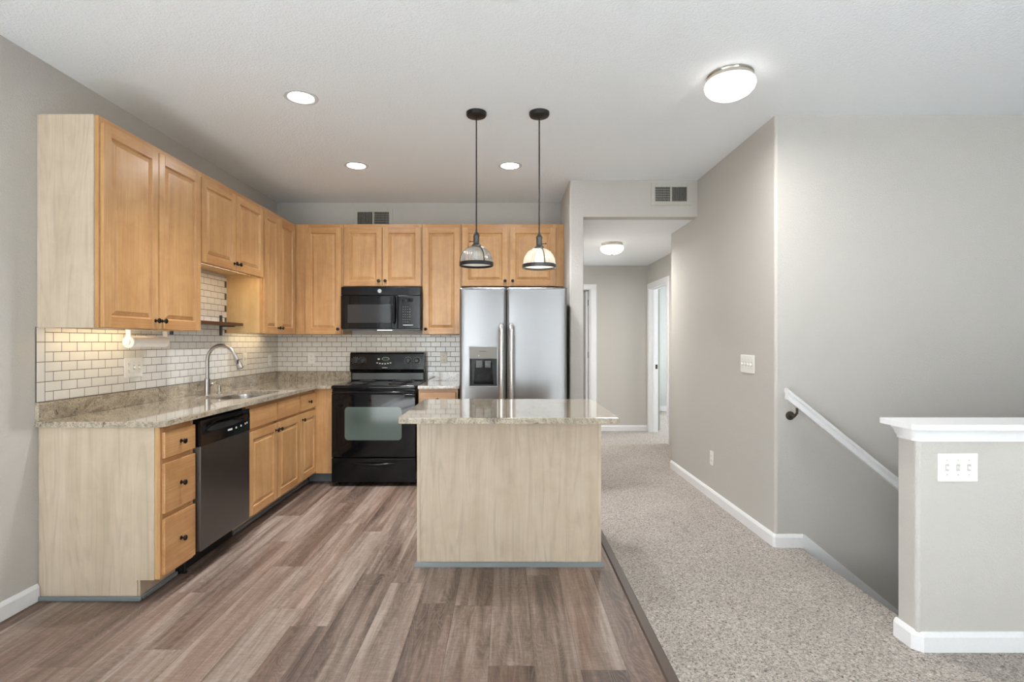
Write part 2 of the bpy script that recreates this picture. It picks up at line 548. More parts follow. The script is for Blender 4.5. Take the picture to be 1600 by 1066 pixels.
struct(MB().box(XL - T, XFAR + T, YREAR - T, YB + T, ZC, ZC + 4).build('ceiling', 'ceiling_paint'))
struct(MB().box(XO - 1, XH + T, YO + 4.5, YH, ZH, ZH + 4).build('ceiling_hall', 'ceiling_paint'))
struct(MB().box(XL, XW, YB, YB + T, -1, ZC).build('wall_back', 'wall_paint'))
# wing wall beside the refrigerator + header over the hall opening, with soft corners
r = 0.7
pw = arc(XW + r, YO + r, r, 180, 270) + arc(XO - 0.3, YO + 0.3, 0.3, 270, 360, 3) + [(XO, YH + 4), (XW, YH + 4)]
struct(MB().prism(pw, -1, ZC).build('wall_wing', 'wall_paint'))
struct(MB().box(XO - 0.3, XR, YO, YO + 4.5, ZH, ZC).build('wall_header', 'wall_paint'))
pr = [(XR, YB - r)] + arc(XR + r, YS + r, r, 180, 270) + [(XR + r, YS + 4.6), (XR + 4.6, YS + 4.6), (XR + 4.6, YB)] + arc(XR + r, YB - r, r, 90, 180)[:-1]
struct(MB().prism(pr, -1, ZC).build('wall_right', 'wall_paint'))
struct(MB().box(XR + r, XFAR, YS, YS + 4.6, -110, ZC).build('wall_stair', 'wall_paint'))
struct(MB().box(XR + 4.6, XH + T, YB - 4.6, YB, -1, ZC).build('wall_hall_front', 'wall_paint'))
# hall side wall with its door opening
D0, D1, DH = 267.0, 301.5, 82.0
m = MB()
m.box(XH, XH + 4.6, YB, D0, -1, ZH); m.box(XH, XH + 4.6, D1, YH, -1, ZH); m.box(XH, XH + 4.6, D0, D1, DH, ZH)
struct(m.build('wall_hall_side', 'wall_paint'))
# hall end wall with a doorway at its left
E0, E1 = 20.0, 49.2
m = MB()
m.box(E1, XH + T, YH, YH + 4.6, -1, ZH); m.box(XW, E1, YH, YH + 4.6, DH, ZH)
struct(m.build('wall_hall_end', 'wall_paint'))
# small bathroom behind that doorway
m = MB()
m.box(XW - 10, 90, 380, 384, -1, ZH); m.box(86, 90, YH + 4.6, 380, -1, ZH); m.box(XW - 10, XW - 6, YH, 380, -1, ZH)
struct(m.build('wall_bathroom', 'wall_paint'))
struct(MB().box(XW - 10, 90, YH, 384, ZH, ZH + 4).build('ceiling_bathroom', 'ceiling_paint'))
struct(MB().box(XW - 10, 90, YH, 384, -1, 0.1).build('floor_bathroom', 'vinyl_plank'))
# bedroom beyond the hall side door
m = MB()
m.box(XH + T, 154, 392, 396, -1, ZH); m.box(XH + T - .4, 154, 221, 225, -1, ZH)
struct(m.build('wall_bedroom', 'bedroom_paint'))
m = MB()
for a in ((225, 262, -1, ZH), (380, 392, -1, ZH), (262, 380, -1, 12), (262, 380, 90, ZH)):
    m.box(150, 154, a[0], a[1], a[2], a[3])
struct(m.build('wall_bedroom_side', 'bedroom_paint'))
struct(MB().box(XH + T - .4, 154, 221, 396, ZH, ZH + 4).build('ceiling_bedroom', 'ceiling_paint'))
struct(MB().box(XH + T, 150, 391.4, 392, 0, 4).build('baseboard_bedroom', 'white_trim'))
struct(MB().box(XH + 4.6, XH + 5.0, 302, 391.4, -1, ZH).build('wall_bedroom_left', 'bedroom_paint'))

# unseen room behind the camera: rear wall, three windows laid out for the light
def wall_with_holes(name, x0, x1, z0, z1, y0, y1, holes):
    m = MB(); xs = x0
    for a, b, c, d in holes:
        m.box(xs, a, y0, y1, z0, z1); m.box(a, b, y0, y1, z0, c); m.box(a, b, y0, y1, d, z1); xs = b
    m.box(xs, x1, y0, y1, z0, z1)
    return struct(m.build(name, 'wall_paint'))
REAR = [(-90, -44, 4, 102), (-38, 58, 24, 98), (66, 98, 4, 102)]
wall_with_holes('wall_rear', XL - T, XFAR + T, -1, ZC, YREAR - T, YREAR, REAR)
def window(k, x0, x1, z0, z1, y, mull):
    o = bpy.data.objects.new('window_%d' % k, None); COL.objects.link(o); struct(o)
    m = MB()
    f = 2.0
    m.box(x0, x0 + f, y - 3, y, z0, z1); m.box(x1 - f, x1, y - 3, y, z0, z1)
    m.box(x0 + f, x1 - f, y - 3, y, z0, z0 + f); m.box(x0 + f, x1 - f, y - 3, y, z1 - f, z1)
    for i in range(1, mull):
        c = x0 + (x1 - x0) * i / mull
        m.box(c - 1.2, c + 1.2, y - 3, y, z0 + f, z1 - f)
    m.build('window_frame', 'white_trim', o)
    MB().box(x0 + f, x1 - f, y - 1.7, y - 1.4, z0 + f, z1 - f).build('window_pane', 'window_glass', o)
    p = lamp('daylight_portal', 'AREA', ((x0 + x1) / 2, y - 4, (z0 + z1) / 2), 1, size=x1 - x0, size_y=z1 - z0, rot=(math.radians(90), 0, 0))
    p.data.cycles.is_portal = True
for k, h in enumerate(REAR): window(k + 1, *h, YREAR, 2)
# unseen roller blind added over the middle window to tone down the refrigerator's reflection
MB().box(-36.5, 56.5, YREAR - 0.9, YREAR - 0.8, 25.5, 96.5).build('window_blind', 'blind_fabric', bpy.data.objects['window_2'])
# side walls of that room; the left one has a window
struct(MB().box(XFAR, XFAR + T, YREAR, YS + T, -112, ZC).build('wall_far_right', 'wall_paint'))
LW0, LW1 = -95, 15
m = MB()
m.box(XL - T, XL, YREAR, LW0, -1, ZC); m.box(XL - T, XL, LW1, YB + T, -1, ZC); m.box(XL - T, XL, LW0, LW1, -1, 14); m.box(XL - T, XL, LW0, LW1, 98, ZC)
struct(m.build('wall_left', 'wall_paint'))
o = bpy.data.objects.new('window_5', None); COL.objects.link(o); struct(o)
m = MB()
for a in ((LW0, LW0 + 2, 14, 98), (LW1 - 2, LW1, 14, 98), (LW0 + 2, LW1 - 2, 14, 16), (LW0 + 2, LW1 - 2, 96, 98), (-41, -39, 16, 96)): m.box(XL - 3, XL, *a)
m.build('window_frame', 'white_trim', o)
MB().box(XL - 1.7, XL - 1.4, LW0 + 2, LW1 - 2, 16, 96).build('window_pane', 'window_glass', o)
p = lamp('daylight_portal', 'AREA', (XL - 4, (LW0 + LW1) / 2, 56), 1, size=84, size_y=LW1 - LW0, rot=(0, math.radians(-90), 0)); p.data.cycles.is_portal = True
o = bpy.data.objects.new('window_6', None); COL.objects.link(o); struct(o)
m = MB()
for a in ((262, 264, 12, 90), (378, 380, 12, 90), (264, 378, 12, 14), (264, 378, 88, 90)): m.box(150.5, 153.5, *a)
m.build('window_frame', 'white_trim', o)
MB().box(151.8, 152.1, 264, 378, 14, 88).build('window_pane', 'window_glass', o)
p = lamp('daylight_portal', 'AREA', (155, 321, 51), 1, size=78, size_y=118, rot=(0, math.radians(90), 0)); p.data.cycles.is_portal = True

# stairwell
struct(MB().prism(arc(XE + r, HW0 + r, r, 180, 270) + [(XFAR, HW0), (XFAR, HW1)] + arc(XE + r, HW1 - r, r, 90, 180), -1, 35.6).build('wall_half', 'wall_paint'), 'knee wall guarding the stairwell')
struct(MB().box(74, XFAR, HW1 - 2.5, HW1, -110, -1).build('wall_well', 'wall_paint'))
struct(MB().box(70, 73, HW1 - 3, YS + 5, -112, -0.9).build('wall_under_landing', 'wall_paint'))  # unseen wall added to stop sky light leaking in below the floor
struct(MB().box(69, XFAR, HW1 - 3, YS + 5, -112, -108).build('floor_well', 'carpet'))
m = MB()
for i in range(1, 14):
    zt = CZ - 7.6 * i
    x0 = 73.2 + 9.3 * (i - 1)
    m.box(x0 - 0.2, x0 + 9.6, HW1, YS, zt - 7.6, zt)
    m.tube([(x0 + 9.4, HW1, zt - 0.7), (x0 + 9.4, YS, zt - 0.7)], 0.7, 12)
struct(m.build('stairs', 'carpet'), 'carpeted stairs going down behind the knee wall')

# baseboards and trims
BP = [(0, 0.1), (0.55, 0.1), (0.55, 2.75), (0.42, 3.1), (0.2, 3.45), (0, 3.5)]
def base(name, path, side):
    return struct(MB().sweep(path, BP, side).build(name, 'white_trim', smooth=20))
base('baseboard_left', [(XL, YREAR), (XL, 105.4)], -1)
base('baseboard_right', [(XR, YB - r)] + [(XR, YS + 0.7)] + arc(XR + 0.7, YS + 0.7, 0.7, 200, 270, 2) + [(74.2, YS)], -1)
base('baseboard_hall_end', [(52.4, YH), (XH, YH)], -1)
base('baseboard_half_wall', [(XE, HW1), (XE, HW0 + 0.9), (XE + 0.9, HW0), (XFAR, HW0)], -1)
sl = 0.81
sk = [(73.9, 0.1), (73.9, 3.5), (74.4, 3.5), (150, 3.5 - sl * 75.6), (150, -8 - sl * 75.6), (74.4, -8)]
struct(MB().prism(sk, YS - 0.6, YS, 'xz').build('baseboard_stair', 'white_trim'))
m = MB()
m.prism(rrect(XE - 2.0, XFAR, HW0 - 1.9, HW1 + 1.9, 0.8, 5), 37.15, 38.0)
mp = [(0.0, 35.0), (0.45, 35.0), (0.5, 35.5), (0.75, 35.8), (0.9, 36.4), (1.25, 36.8), (1.3, 37.15), (0, 37.15)]
m.sweep([(XFAR, HW1), (XE + .9, HW1), (XE, HW1 - .9), (XE, HW0 + .9), (XE + .9, HW0), (XFAR, HW0)], mp, -1)
m.box(XE + 0.5, XFAR, HW0 + 0.1, HW1 - 0.1, 35.6, 37.2)
struct(m.build('trim_2', 'white_trim'), 'white moulded cap along the top of the knee wall')

# hall side door: jambs, stop, casings
def casing_set(m, pts):
    for b in pts: m.box(*b, bev=0.12)
d = bpy.data.objects.new('door_1', None); COL.objects.link(d); struct(d, 'white cased doorway in the hall side wall')
m = MB()
m.box(XH - 0.1, XH + 4.7, D1 - 0.75, D1, 0.2, DH); m.box(XH - 0.1, XH + 4.7, D0, D0 + 0.75, 0.2, DH); m.box(XH - 0.1, XH + 4.7, D0 + .75, D1 - .75, DH - 0.75, DH)
m.box(XH + 2.0, XH + 3.0, D1 - 1.2, D1 - 0.75, 0.2, DH - .75); m.box(XH + 2.0, XH + 3.0, D0 + .75, D1 - 1.2, DH - 1.2, DH - .75)
m.build('door_jamb', 'white_trim', d)
m = MB()
casing_set(m, [(XH - 0.65, XH, D1 - 0.3, D1 + 2.4, 0.2, DH - .3), (XH - 0.65, XH, D0 - 2.4, D0 + 0.3, 0.2, DH - .3), (XH - 0.65, XH, D0 - 2.4, D1 + 2.4, DH - 0.3, DH + 2.4)])
m.build('door_casing', 'white_trim', d)
MB().box(XH + 3.2, XH + 4.4, D1 - 0.82, D1 - 0.74, 36, 38.5).build('strike_plate', 'door_strike', d)
d = bpy.data.objects.new('door_2', None); COL.objects.link(d); struct(d, 'white door standing open at the end of the hall')
m = MB()
m.box(E1 - 0.75, E1, YH - 0.1, YH + 4.7, 0.2, DH); m.box(XW, E1 - .75, YH - 0.1, YH + 4.7, DH - .75, DH)
m.box(E1 - 1.2, E1 - .75, YH + 1.4, YH + 2.4, 0.2, DH - .75)
m.build('door_jamb', 'white_trim', d)
m = MB()
casing_set(m, [(E1 - 0.3, E1 + 2.9, YH - 0.65, YH, 0.2, DH - .3), (XW, E1 + 2.9, YH - 0.65, YH, DH - 0.3, DH + 2.4)])
m.build('door_casing', 'white_trim', d)
m = MB()
m.box(E1 - 2.4, E1 - 1.0, YH + 5.2, YH + 34, 0.6, DH - 1, bev=0.08)
m.build('door_panel', 'white_trim', d)
m = MB()
for z in (72.5, 42.0, 10.0): m.tube([(E1 - 0.9, YH + 4.9, z), (E1 - 0.9, YH + 4.9, z + 3.5)], 0.32, 10)
m.build('door_hinge', 'door_strike', d)

# tiled backsplash: every tile modelled, grout behind
def tiles(name, u0, u1, z0, ztop, put, even_full, edge=False, tops=None):
    m = MB()
    W, H, G = 4.02, 2.0, 0.14
    def tile(a, b, c, d):
        if b - a < 0.25 or d - c < 0.2: return
        k = 0.06
        t1 = 0.30
        jt = [R.uniform(-0.012, 0.012) for _ in range(4)]
        o8 = [(a, c), (b, c), (b, d), (a, d)]
        i8 = [(a + k, c + k), (b - k, c + k), (b - k, d - k), (a + k, d - k)]
        vs = [put(u, z, 0.10) for u, z in o8] + [put(u, z, t1 - 0.04) for u, z in o8] + [put(u, z, t1 + j) for (u, z), j in zip(i8, jt)]
        fs = [(8, 9, 10, 11)] + [(i, (i + 1) % 4, 4 + (i + 1) % 4, 4 + i) for i in range(4)] + [(4 + i, 4 + (i + 1) % 4, 8 + (i + 1) % 4, 8 + i) for i in range(4)]
        m.raw(vs, fs, 1)
    zs = u0
    if edge:
        z = z0
        while z < ztop - 0.1:
            tile(u0 + G / 2, u0 + 1.95 - G / 2, z + G / 2, min(z + 4.0, ztop) - G / 2); z += 4.0
        zs = u0 + 1.95
    k = 0; z = z0
    while True:
        a0 = zs - (0 if (k % 2 == 0) == even_full else W / 2)
        a = a0; any_ = False
        while a < u1 - 0.1:
            x0, x1 = max(a, zs), min(a + W, u1)
            mid = (x0 + x1) / 2
            tp = tops(mid) if tops else ztop
            if z < tp - 0.1:
                tile(x0 + G / 2, x1 - G / 2, z + G / 2, min(z + H, tp) - G / 2); any_ = True
            a += W
        k += 1; z += H
        if not any_: break
    segs = [(u0, u1, ztop)] if not tops else [(u0, 140.2, 54.4), (140.2, 176.5, 72.6), (176.5, u1, 54.4)]
    for a, b, tp in segs:
        q = [put(u, z, w) for w in (0.0, 0.25) for u, z in ((a, z0), (b, z0), (b, tp), (a, tp))]
        m.raw(q, [(0, 1, 2, 3), (4, 5, 6, 7), (0, 1, 5, 4), (1, 2, 6, 5), (2, 3, 7, 6), (3, 0, 4, 7)], 0)
    return struct(m.build(name, ['grout', 'white_tile'], smooth=0), 'white brick-pattern tile backsplash with grey grout')
tiles('wall_tile_left', 105.0, 216.0, 39.4, 54.4, lambda u, z, w: (XL + w, u, z), False, True,
      lambda u: 72.6 if 140.2 < u < 176.5 else 54.4)
tiles('wall_tile_back', XL + 0.3, -15.5, 39.4, 54.4, lambda u, z, w: (u, YB - w, z), True)

# ------------------------------------------------------------------ cabinets
LEFT = math.pi / 2       # a cabinet turned to face +X
def knob(parent, x, y, z):
    m = MB()
    m.lathe([(0.42, 0), (0.42, 0.06), (0.2, 0.12), (0.17, 0.5), (0.34, 0.62), (0.56, 0.78), (0.6, 0.95), (0.48, 1.12), (0.2, 1.2)], (x, y, z), 'y', 20)
    return m.build('knob', 'bronze', parent)

def door(parent, x0, x1, z0, z1, y, kx=None, kz=None, fw=2.2):
    m = MB()
    F = y - 0.75
    m.box(x0, x0 + fw, F, y, z0, z1, bev=0.09, mi=0)
    m.box(x1 - fw, x1, F, y, z0, z1, bev=0.09, mi=0)
    m.box(x0 + fw, x1 - fw, F, y, z0, z0 + fw, bev=0.05, mi=1)
    m.box(x0 + fw, x1 - fw, F, y, z1 - fw, z1, bev=0.05, mi=1)
    steps = [(0.0, F + 0.06), (0.07, F + 0.30), (0.22, F + 0.40), (0.30, F + 0.52), (0.42, F + 0.52), (0.52, F + 0.40), (1.20, F + 0.16), (1.24, F + 0.08)]
    rs = [[(x0 + fw + d, yy, z0 + fw + d), (x1 - fw - d, yy, z0 + fw + d), (x1 - fw - d, yy, z1 - fw - d), (x0 + fw + d, yy, z1 - fw - d)] for d, yy in steps]
    m.rings(rs, True, False, True, 0)
    o = m.build('door', ['maple', 'maple_rail'], parent, smooth=25)
    if kx is not None: knob(o, kx, F, kz)
    return o

def drawer(parent, x0, x1, z0, z1, y, has_knob=True, name='drawer'):
    m = MB()
    m.box(x0, x1, y - 0.75, y, z0, z1, bev=0.16, seg=2)
    o = m.build(name, 'maple_rail', parent, smooth=25)
    if has_knob: knob(o, (x0 + x1) / 2, y - 0.75, (z0 + z1) / 2)
    return o

def frame(parent, x0, x1, z0, z1, stiles=(), rails=(), side=1.4, top=1.6, bot=1.4):
    m = MB()
    m.box(x0, x0 + side, 0, 0.75, z0, z1, mi=0); m.box(x1 - side, x1, 0, 0.75, z0, z1, mi=0)
    m.box(x0 + side, x1 - side, 0, 0.75, z1 - top, z1, mi=1); m.box(x0 + side, x1 - side, 0, 0.75, z0, z0 + bot, mi=1)
    for c in stiles: m.box(c - 0.75, c + 0.75, 0, 0.75, z0 + bot, z1 - top, mi=0)
    for c in rails: m.box(x0 + side, x1 - side, 0, 0.75, c - 0.6, c + 0.6, mi=1)
    return m.build('face_frame', ['maple', 'maple_rail'], parent)

def carcass(parent, x0, x1, z0, z1, depth, mat='maple_inside'):
    return MB().box(x0, x1, 0.75, depth, z0, z1).build('body', mat, parent)

WZ0, WZ1 = 54.3, 96.6
UXF = -81.0        # face plane of the left wall cabinets
G_W = 'maple wall cabinets'
def wall_cab(label, loc, rz, w, z0, z1, doors, depth, under=False):
    t = thing('wall_cabinet', label, 'wall cabinet', loc, rz, G_W)
    m = MB(); m.box(0.02, w - 0.02, 0.75, depth, z0 + 1.0, z1)
    m.box(0.02, 0.6, 0.75, depth, z0, z0 + 1.0); m.box(w - 0.6, w - 0.02, 0.75, depth, z0, z0 + 1.0)
    m.build('body', 'maple_inside', t)
    frame(t, 0, w, z0, z1, [w / 2] if len(doors) == 2 else [])
    for x0, x1, ks in doors:
        door(t, x0, x1, z0 + 0.1, z1 - 1.35, 0, x1 - 1.1 if ks > 0 else x0 + 1.1, z0 + 2.0)
    if under:
        m = MB(); ya = depth - 5.0 if under[2] else 1.2
        m.box(under[0], under[1], ya, ya + 1.4, z0 + 0.5, z0 + 0.98, bev=0.1)
        f = m.build('under_cabinet_light', 'white_plastic', t)
        MB().box(under[0] + 0.4, under[1] - 0.4, ya + 0.2, ya + 1.2, z0 + 0.42, z0 + 0.51).build('light_strip', 'under_light', f)
    return t
cab1 = wall_cab('two-door maple wall cabinet with a pale end panel above the paper towels', (UXF, 105.7, 0), LEFT, 34.5, WZ0, WZ1,
                [(0.4, 17.2, 1), (17.4, 34.2, -1)], 12.0, (1.2, 24, True))
m = MB(); m.box(-0.30, 0.02, 0.75, 11.3, WZ0, WZ1 + 0.05)
m.build('end_panel', 'pale_laminate', cab1)
m = MB(); m.box(-0.28, 0.02, 11.3, 11.95, WZ0, WZ1); m.build('scribe_strip', 'pale_laminate', cab1)
cab2 = wall_cab('short two-door maple wall cabinet over the sink and the little shelf', (UXF, 140.2, 0), LEFT, 36.3, 72.6, WZ1,
                [(0.4, 18.05, 1), (18.25, 35.9, -1)], 12.0, (2, 34, False))
cab3 = wall_cab('two-door maple wall cabinet filling the corner past the little shelf', (UXF, 176.5, 0), LEFT, 27.0, WZ0, WZ1,
                [(0.4, 11.9, 1), (12.1, 26.2, -1)], 12.0, (2, 24, True))
# back run: faces the room
BY = 204.0
cab4 = wall_cab('single-door maple wall cabinet between the corner and the microwave', (-77.2, BY, 0), 0, 14.8, WZ0, WZ1, [(0.5, 14.3, 1)], 12.0)
m = MB(); m.box(-3.8, 0, 0, 0.75, WZ0, WZ1); m.build('corner_filler', 'maple', cab4)
cab5 = wall_cab('short two-door maple wall cabinet right above the black microwave', (-62.3, BY, 0), 0, 30.2, 72.7, WZ1,
                [(0.4, 14.95, 1), (15.25, 29.9, -1)], 12.0)
cab6 = wall_cab('single-door maple wall cabinet between microwave and refrigerator', (-32.0, BY, 0), 0, 14.9, WZ0, WZ1, [(0.4, 14.5, -1)], 12.0)
cab7 = wall_cab('two-door maple wall cabinet above the steel refrigerator', (-17.0, BY, 0), 0, 36.6, 72.7, WZ1,
                [(0.4, 17.9, 1), (18.6, 36.2, -1)], 12.0)
MB().box(36.6, 39.3, 0, 0.75, 72.7, WZ1).build('filler_strip', 'maple', cab7)

# base cabinets
BXF = -69.0
G_B = 'maple base cabinets'
CT = 34.5          # underside of the countertop
def toe(t, x0, x1, mat='pale_laminate'):
    MB().box(x0, x1, 3.9, 4.5, 0.1, 4.0).build('toe_kick', mat, t)
    MB().box(x0, x1, 3.2, 3.9, 0.02, 0.9, bev=0.2).build('base_shoe', 'grey_shoe', t)
b1 = thing('base_cabinet', 'maple base cabinet of three drawers beside the dishwasher', 'base cabinet', (BXF, 106.0, 0), LEFT, G_B)
MB().box(0, 11.2, 0.75, 23.8, 4.0, CT).build('body', 'maple_inside', b1)
frame(b1, 0, 11.2, 4.0, CT, [], [27.5, 16.3], side=0.9)
for z0, z1 in ((28.0, 33.3), (16.9, 27.0), (4.6, 15.9)): drawer(b1, 0.5, 11.0, z0, z1, 0)
m = MB(); m.prism([(0.9, 4.0), (0.9, CT), (23.9, CT), (23.9, 0.1), (4.3, 0.1), (4.3, 4.0)], -0.32, 0.0, 'yz')
m.build('end_panel', 'pale_laminate', b1)
toe(b1, 0, 11.2)
MB().box(-1.0, -0.32, 3.3, 23.9, 0.02, 0.95, bev=0.25).build('base_shoe', 'grey_shoe', b1)

b2 = thing('base_cabinet', 'two-door maple sink cabinet with two blank drawer fronts', 'base cabinet', (BXF, 141.0, 0), LEFT, G_B)
m = MB(); m.box(0, 36, 0.75, 3, 4, CT); m.box(0, 36, 22.5, 23.8, 4, CT); m.box(0, .7, 3, 22.5, 4, CT); m.box(35.3, 36, 3, 22.5, 4, CT); m.box(.7, 35.3, 3, 22.5, 4, 5)
m.build('body', 'maple_inside', b2)
frame(b2, 0, 36, 4.0, CT, [18], [27.6])
for x0, x1, k in ((0.6, 17.8, 1), (18.2, 35.4, -1)):
    drawer(b2, x0, x1, 28.0, 33.3, 0, False, 'drawer_front')
    door(b2, x0, x1, 4.6, 27.2, 0, x1 - 1.1 if k > 0 else x0 + 1.1, 25.2)
toe(b2, 0, 36)
b3 = thing('base_cabinet', 'narrow maple base cabinet, one drawer over one door, in the counter corner', 'base cabinet', (BXF, 177.0, 0), LEFT, G_B)
MB().box(0, 38.8, 0.75, 23.8, 4.0, CT).build('body', 'maple_inside', b3)
frame(b3, 0, 15.0, 4.0, CT, [], [27.6], side=0.9)
drawer(b3, 0.4, 14.6, 28.0, 33.3, 0)
door(b3, 0.4, 14.6, 4.6, 27.2, 0, 1.5, 25.2)
toe(b3, 0, 18.4)
# blank panel that closes the corner beside the range (local axes are turned, x runs along +Y)
MB().box(14.4, 15.0, -6.4, 0.0, 4.0, CT).build('corner_panel', 'maple', b3)
MB().box(18.2, 18.8, -6.4, 3.0, 0.1, 4.0).build('toe_kick', 'grey_shoe', b3)
b4 = thing('base_cabinet', 'maple base cabinet with one drawer between range and refrigerator', 'base cabinet', (-31.4, 191.5, 0), 0, G_B)
MB().box(0, 14.2, 0.75, 23.8, 4.0, CT).build('body', 'maple_inside', b4)
frame(b4, 0, 14.2, 4.0, CT, [], [27.6], side=0.9)
drawer(b4, 0.5, 13.5, 28.0, 33.3, 0)
door(b4, 0.5, 13.5, 4.6, 27.2, 0, 1.6, 25.2)
toe(b4, 0, 14.2)

# countertops
CZ0, CZ1 = 34.5, 35.7
ct = thing('granite_countertop', 'L-shaped beige granite countertop with the undermount sink', 'countertop', (0, 0, 0))
SX0, SX1, SY0, SY1 = -87.2, -71.6, 145.5, 171.5
outer = [(XL + .02, 104.8), (-68.6, 104.8), (-67.7, 105.7), (-67.7, 190.4), (-62.6, 190.4), (-62.6, YB - .02), (XL + .02, YB - .02)]
hole = rrect(SX0, SX1, SY0, SY1, 4.5, 8)
MB().plate(outer, [hole], CZ0, CZ1, 0.1).build('worktop', 'granite', ct)
m = MB(); m.box(XL + .02, XL + 0.85, 104.9, YB - .9, CZ1, 39.35, bev=0.06); m.box(XL + 0.02, -62.7, YB - 0.85, YB - .02, CZ1, 39.35, bev=0.06)
m.build('upstand', 'granite', ct)
ct2 = thing('granite_countertop', 'short piece of granite countertop between range and refrigerator', 'countertop', (0, 0, 0))
MB().box(-31.5, -16.6, 190.4, YB - .02, CZ0, CZ1, bev=0.1).build('worktop', 'granite', ct2)
MB().box(-31.5, -16.6, YB - 0.85, YB - .02, CZ1, 39.35, bev=0.06).build('upstand', 'granite', ct2)

# sink
sk = thing('kitchen_sink', 'stainless steel undermount sink bowl let into the granite', 'sink', ((SX0 + SX1) / 2, (SY0 + SY1) / 2, CZ0 - 8))
hw, hl = (SX1 - SX0) / 2 + .2, (SY1 - SY0) / 2 + .2
prof = [(0.6, 8.0), (0.0, 8.0), (0.05, 7.5), (0.35, 1.6), (0.8, 0.6), (1.8, 0.15), (4.0, 0.0)]
MB().rings([[(x, y, z - .02) for x, y in rrect(-hw - (0.6 if i == 0 else -d), hw + (0.6 if i == 0 else -d), -hl - (0.6 if i == 0 else -d), hl + (0.6 if i == 0 else -d), 4.5 if d < 2 else 3.0, 8)] for i, (d, z) in enumerate(prof)], True, False, True).build('bowl', 'sink_steel', sk)
MB().lathe([(1.9, 0.02), (1.7, 0.12), (1.2, 0.08), (0.3, 0.02)], (0, 1, 0), 'z', 24).build('drain', 'chrome', sk)

# faucet
FX, FY = -88.6, 157.8
fa = thing('faucet', 'brushed nickel pull-down kitchen faucet with high arc spout', 'faucet', (FX, FY, CZ1))
MB().lathe([(1.05, 0), (1.05, 0.15), (0.85, 0.25), (0.82, 4.6), (0.75, 4.8), (0.5, 4.9)], (0, 0, 0), 'z', 24).build('body', 'nickel', fa)
pts = [(0, 0, 4.6), (0, 0, 10.2)] + [(4.2 - 4.2 * math.cos(math.radians(a)), 0, 10.2 + 4.5 * math.sin(math.radians(a))) for a in range(10, 165, 10)]
MB().tube(pts, 0.52, 14).build('spout', 'nickel', fa)
e0 = Vector(pts[-1]); dv = (Vector(pts[-1]) - Vector(pts[-2])).normalized()
sp = MB().tube([e0, e0 + dv * 0.6, e0 + dv * 2.4, e0 + dv * 4.2, e0 + dv * 4.4], [0.54, 0.62, 0.72, 0.95, 0.8], 16).build('spray_head', 'nickel', fa)
MB().box(-0.16, 0.16, -0.3, 0.3, -0.7, 0.7, bev=0.1).build('spray_button', 'black_plastic', sp, loc=tuple(e0 + dv * 2.2 + Vector((0.35, -0.62, 0.1))))
m = MB(); m.tube([(0, 0.7, 2.9), (0, 1.6, 2.9)], 0.55, 14); m.tube([(0, 1.4, 2.9), (0.4, 2.2, 3.2), (1.2, 2.6, 3.9)], [0.3, 0.24, 0.18], 10)
m.build('lever', 'nickel', fa)
so = thing('soap_dispenser', 'small nickel soap dispenser right of the faucet', 'soap dispenser', (-88.3, 163.9, CZ1))
MB().lathe([(0.85, 0), (0.85, 0.12), (0.5, 0.3), (0.42, 1.6), (0.5, 1.7), (0.5, 2.3), (0.2, 2.4)], (0, 0, 0), 'z', 20).build('body', 'brushed_nickel', so)
MB().tube([(0, 0, 2.1), (1.5, 0.1, 2.2), (3.2, 0.3, 1.9)], [0.3, 0.24, 0.16], 10).build('nozzle', 'brushed_nickel', so)

# shelf in the niche over the sink
sh = thing('wall_shelf', 'narrow dark brown shelf on the tiles over the sink', 'shelf', (0, 0, 0))
MB().box(-92.6, -87.0, 140.6, 176.1, 56.7, 57.6, bev=0.06).build('board', 'shelf_wood', sh)
for y in (147.0, 172.5):
    m = MB(); m.box(-92.68, -92.2, y - .5, y + .5, 53.5, 60.0); m.box(-92.4, -88.0, y - .4, y + .4, 56.3, 56.75)
    m.build('bracket', 'gunmetal', sh)

# paper towels
ph = thing('paper_towel_holder', 'white under-cabinet paper towel holder', 'paper towel holder', (-87.0, 122.6, 51.4))
for y in (0, 13.2):
    m = MB(); m.box(-0.55, 0.55, y - .18, y + .18, 0.6, 2.86, bev=0.08)
    m.lathe([(0.2, -0.2), (1.35, -0.2), (1.45, 0.0), (1.35, 0.2), (0.7, 0.28), (0.6, 0.62), (0.35, 0.7)] if y == 0 else [(0.3, -0.3), (0.9, -0.3), (1.0, 0), (0.9, 0.25), (0.3, 0.4)], (0, y, 0), 'y', 24)
    m.build('bracket', 'white_plastic', ph)
MB().box(-0.8, 0.8, 0, 13.2, 2.76, 2.88).build('mounting_plate', 'white_plastic', ph)
rl = MB()
n = 40
rl.lathe([(0.5, 0.35), (1.32, 0.35), (1.36, 0.5), (1.36, 12.7), (1.3, 12.85), (0.5, 12.85)], (-87.0, 135.8, 51.4), 'y', n)
tag(rl.build('paper_towel_roll', 'paper'), 'thin roll of white paper towels hanging under the cabinet', 'paper towels')

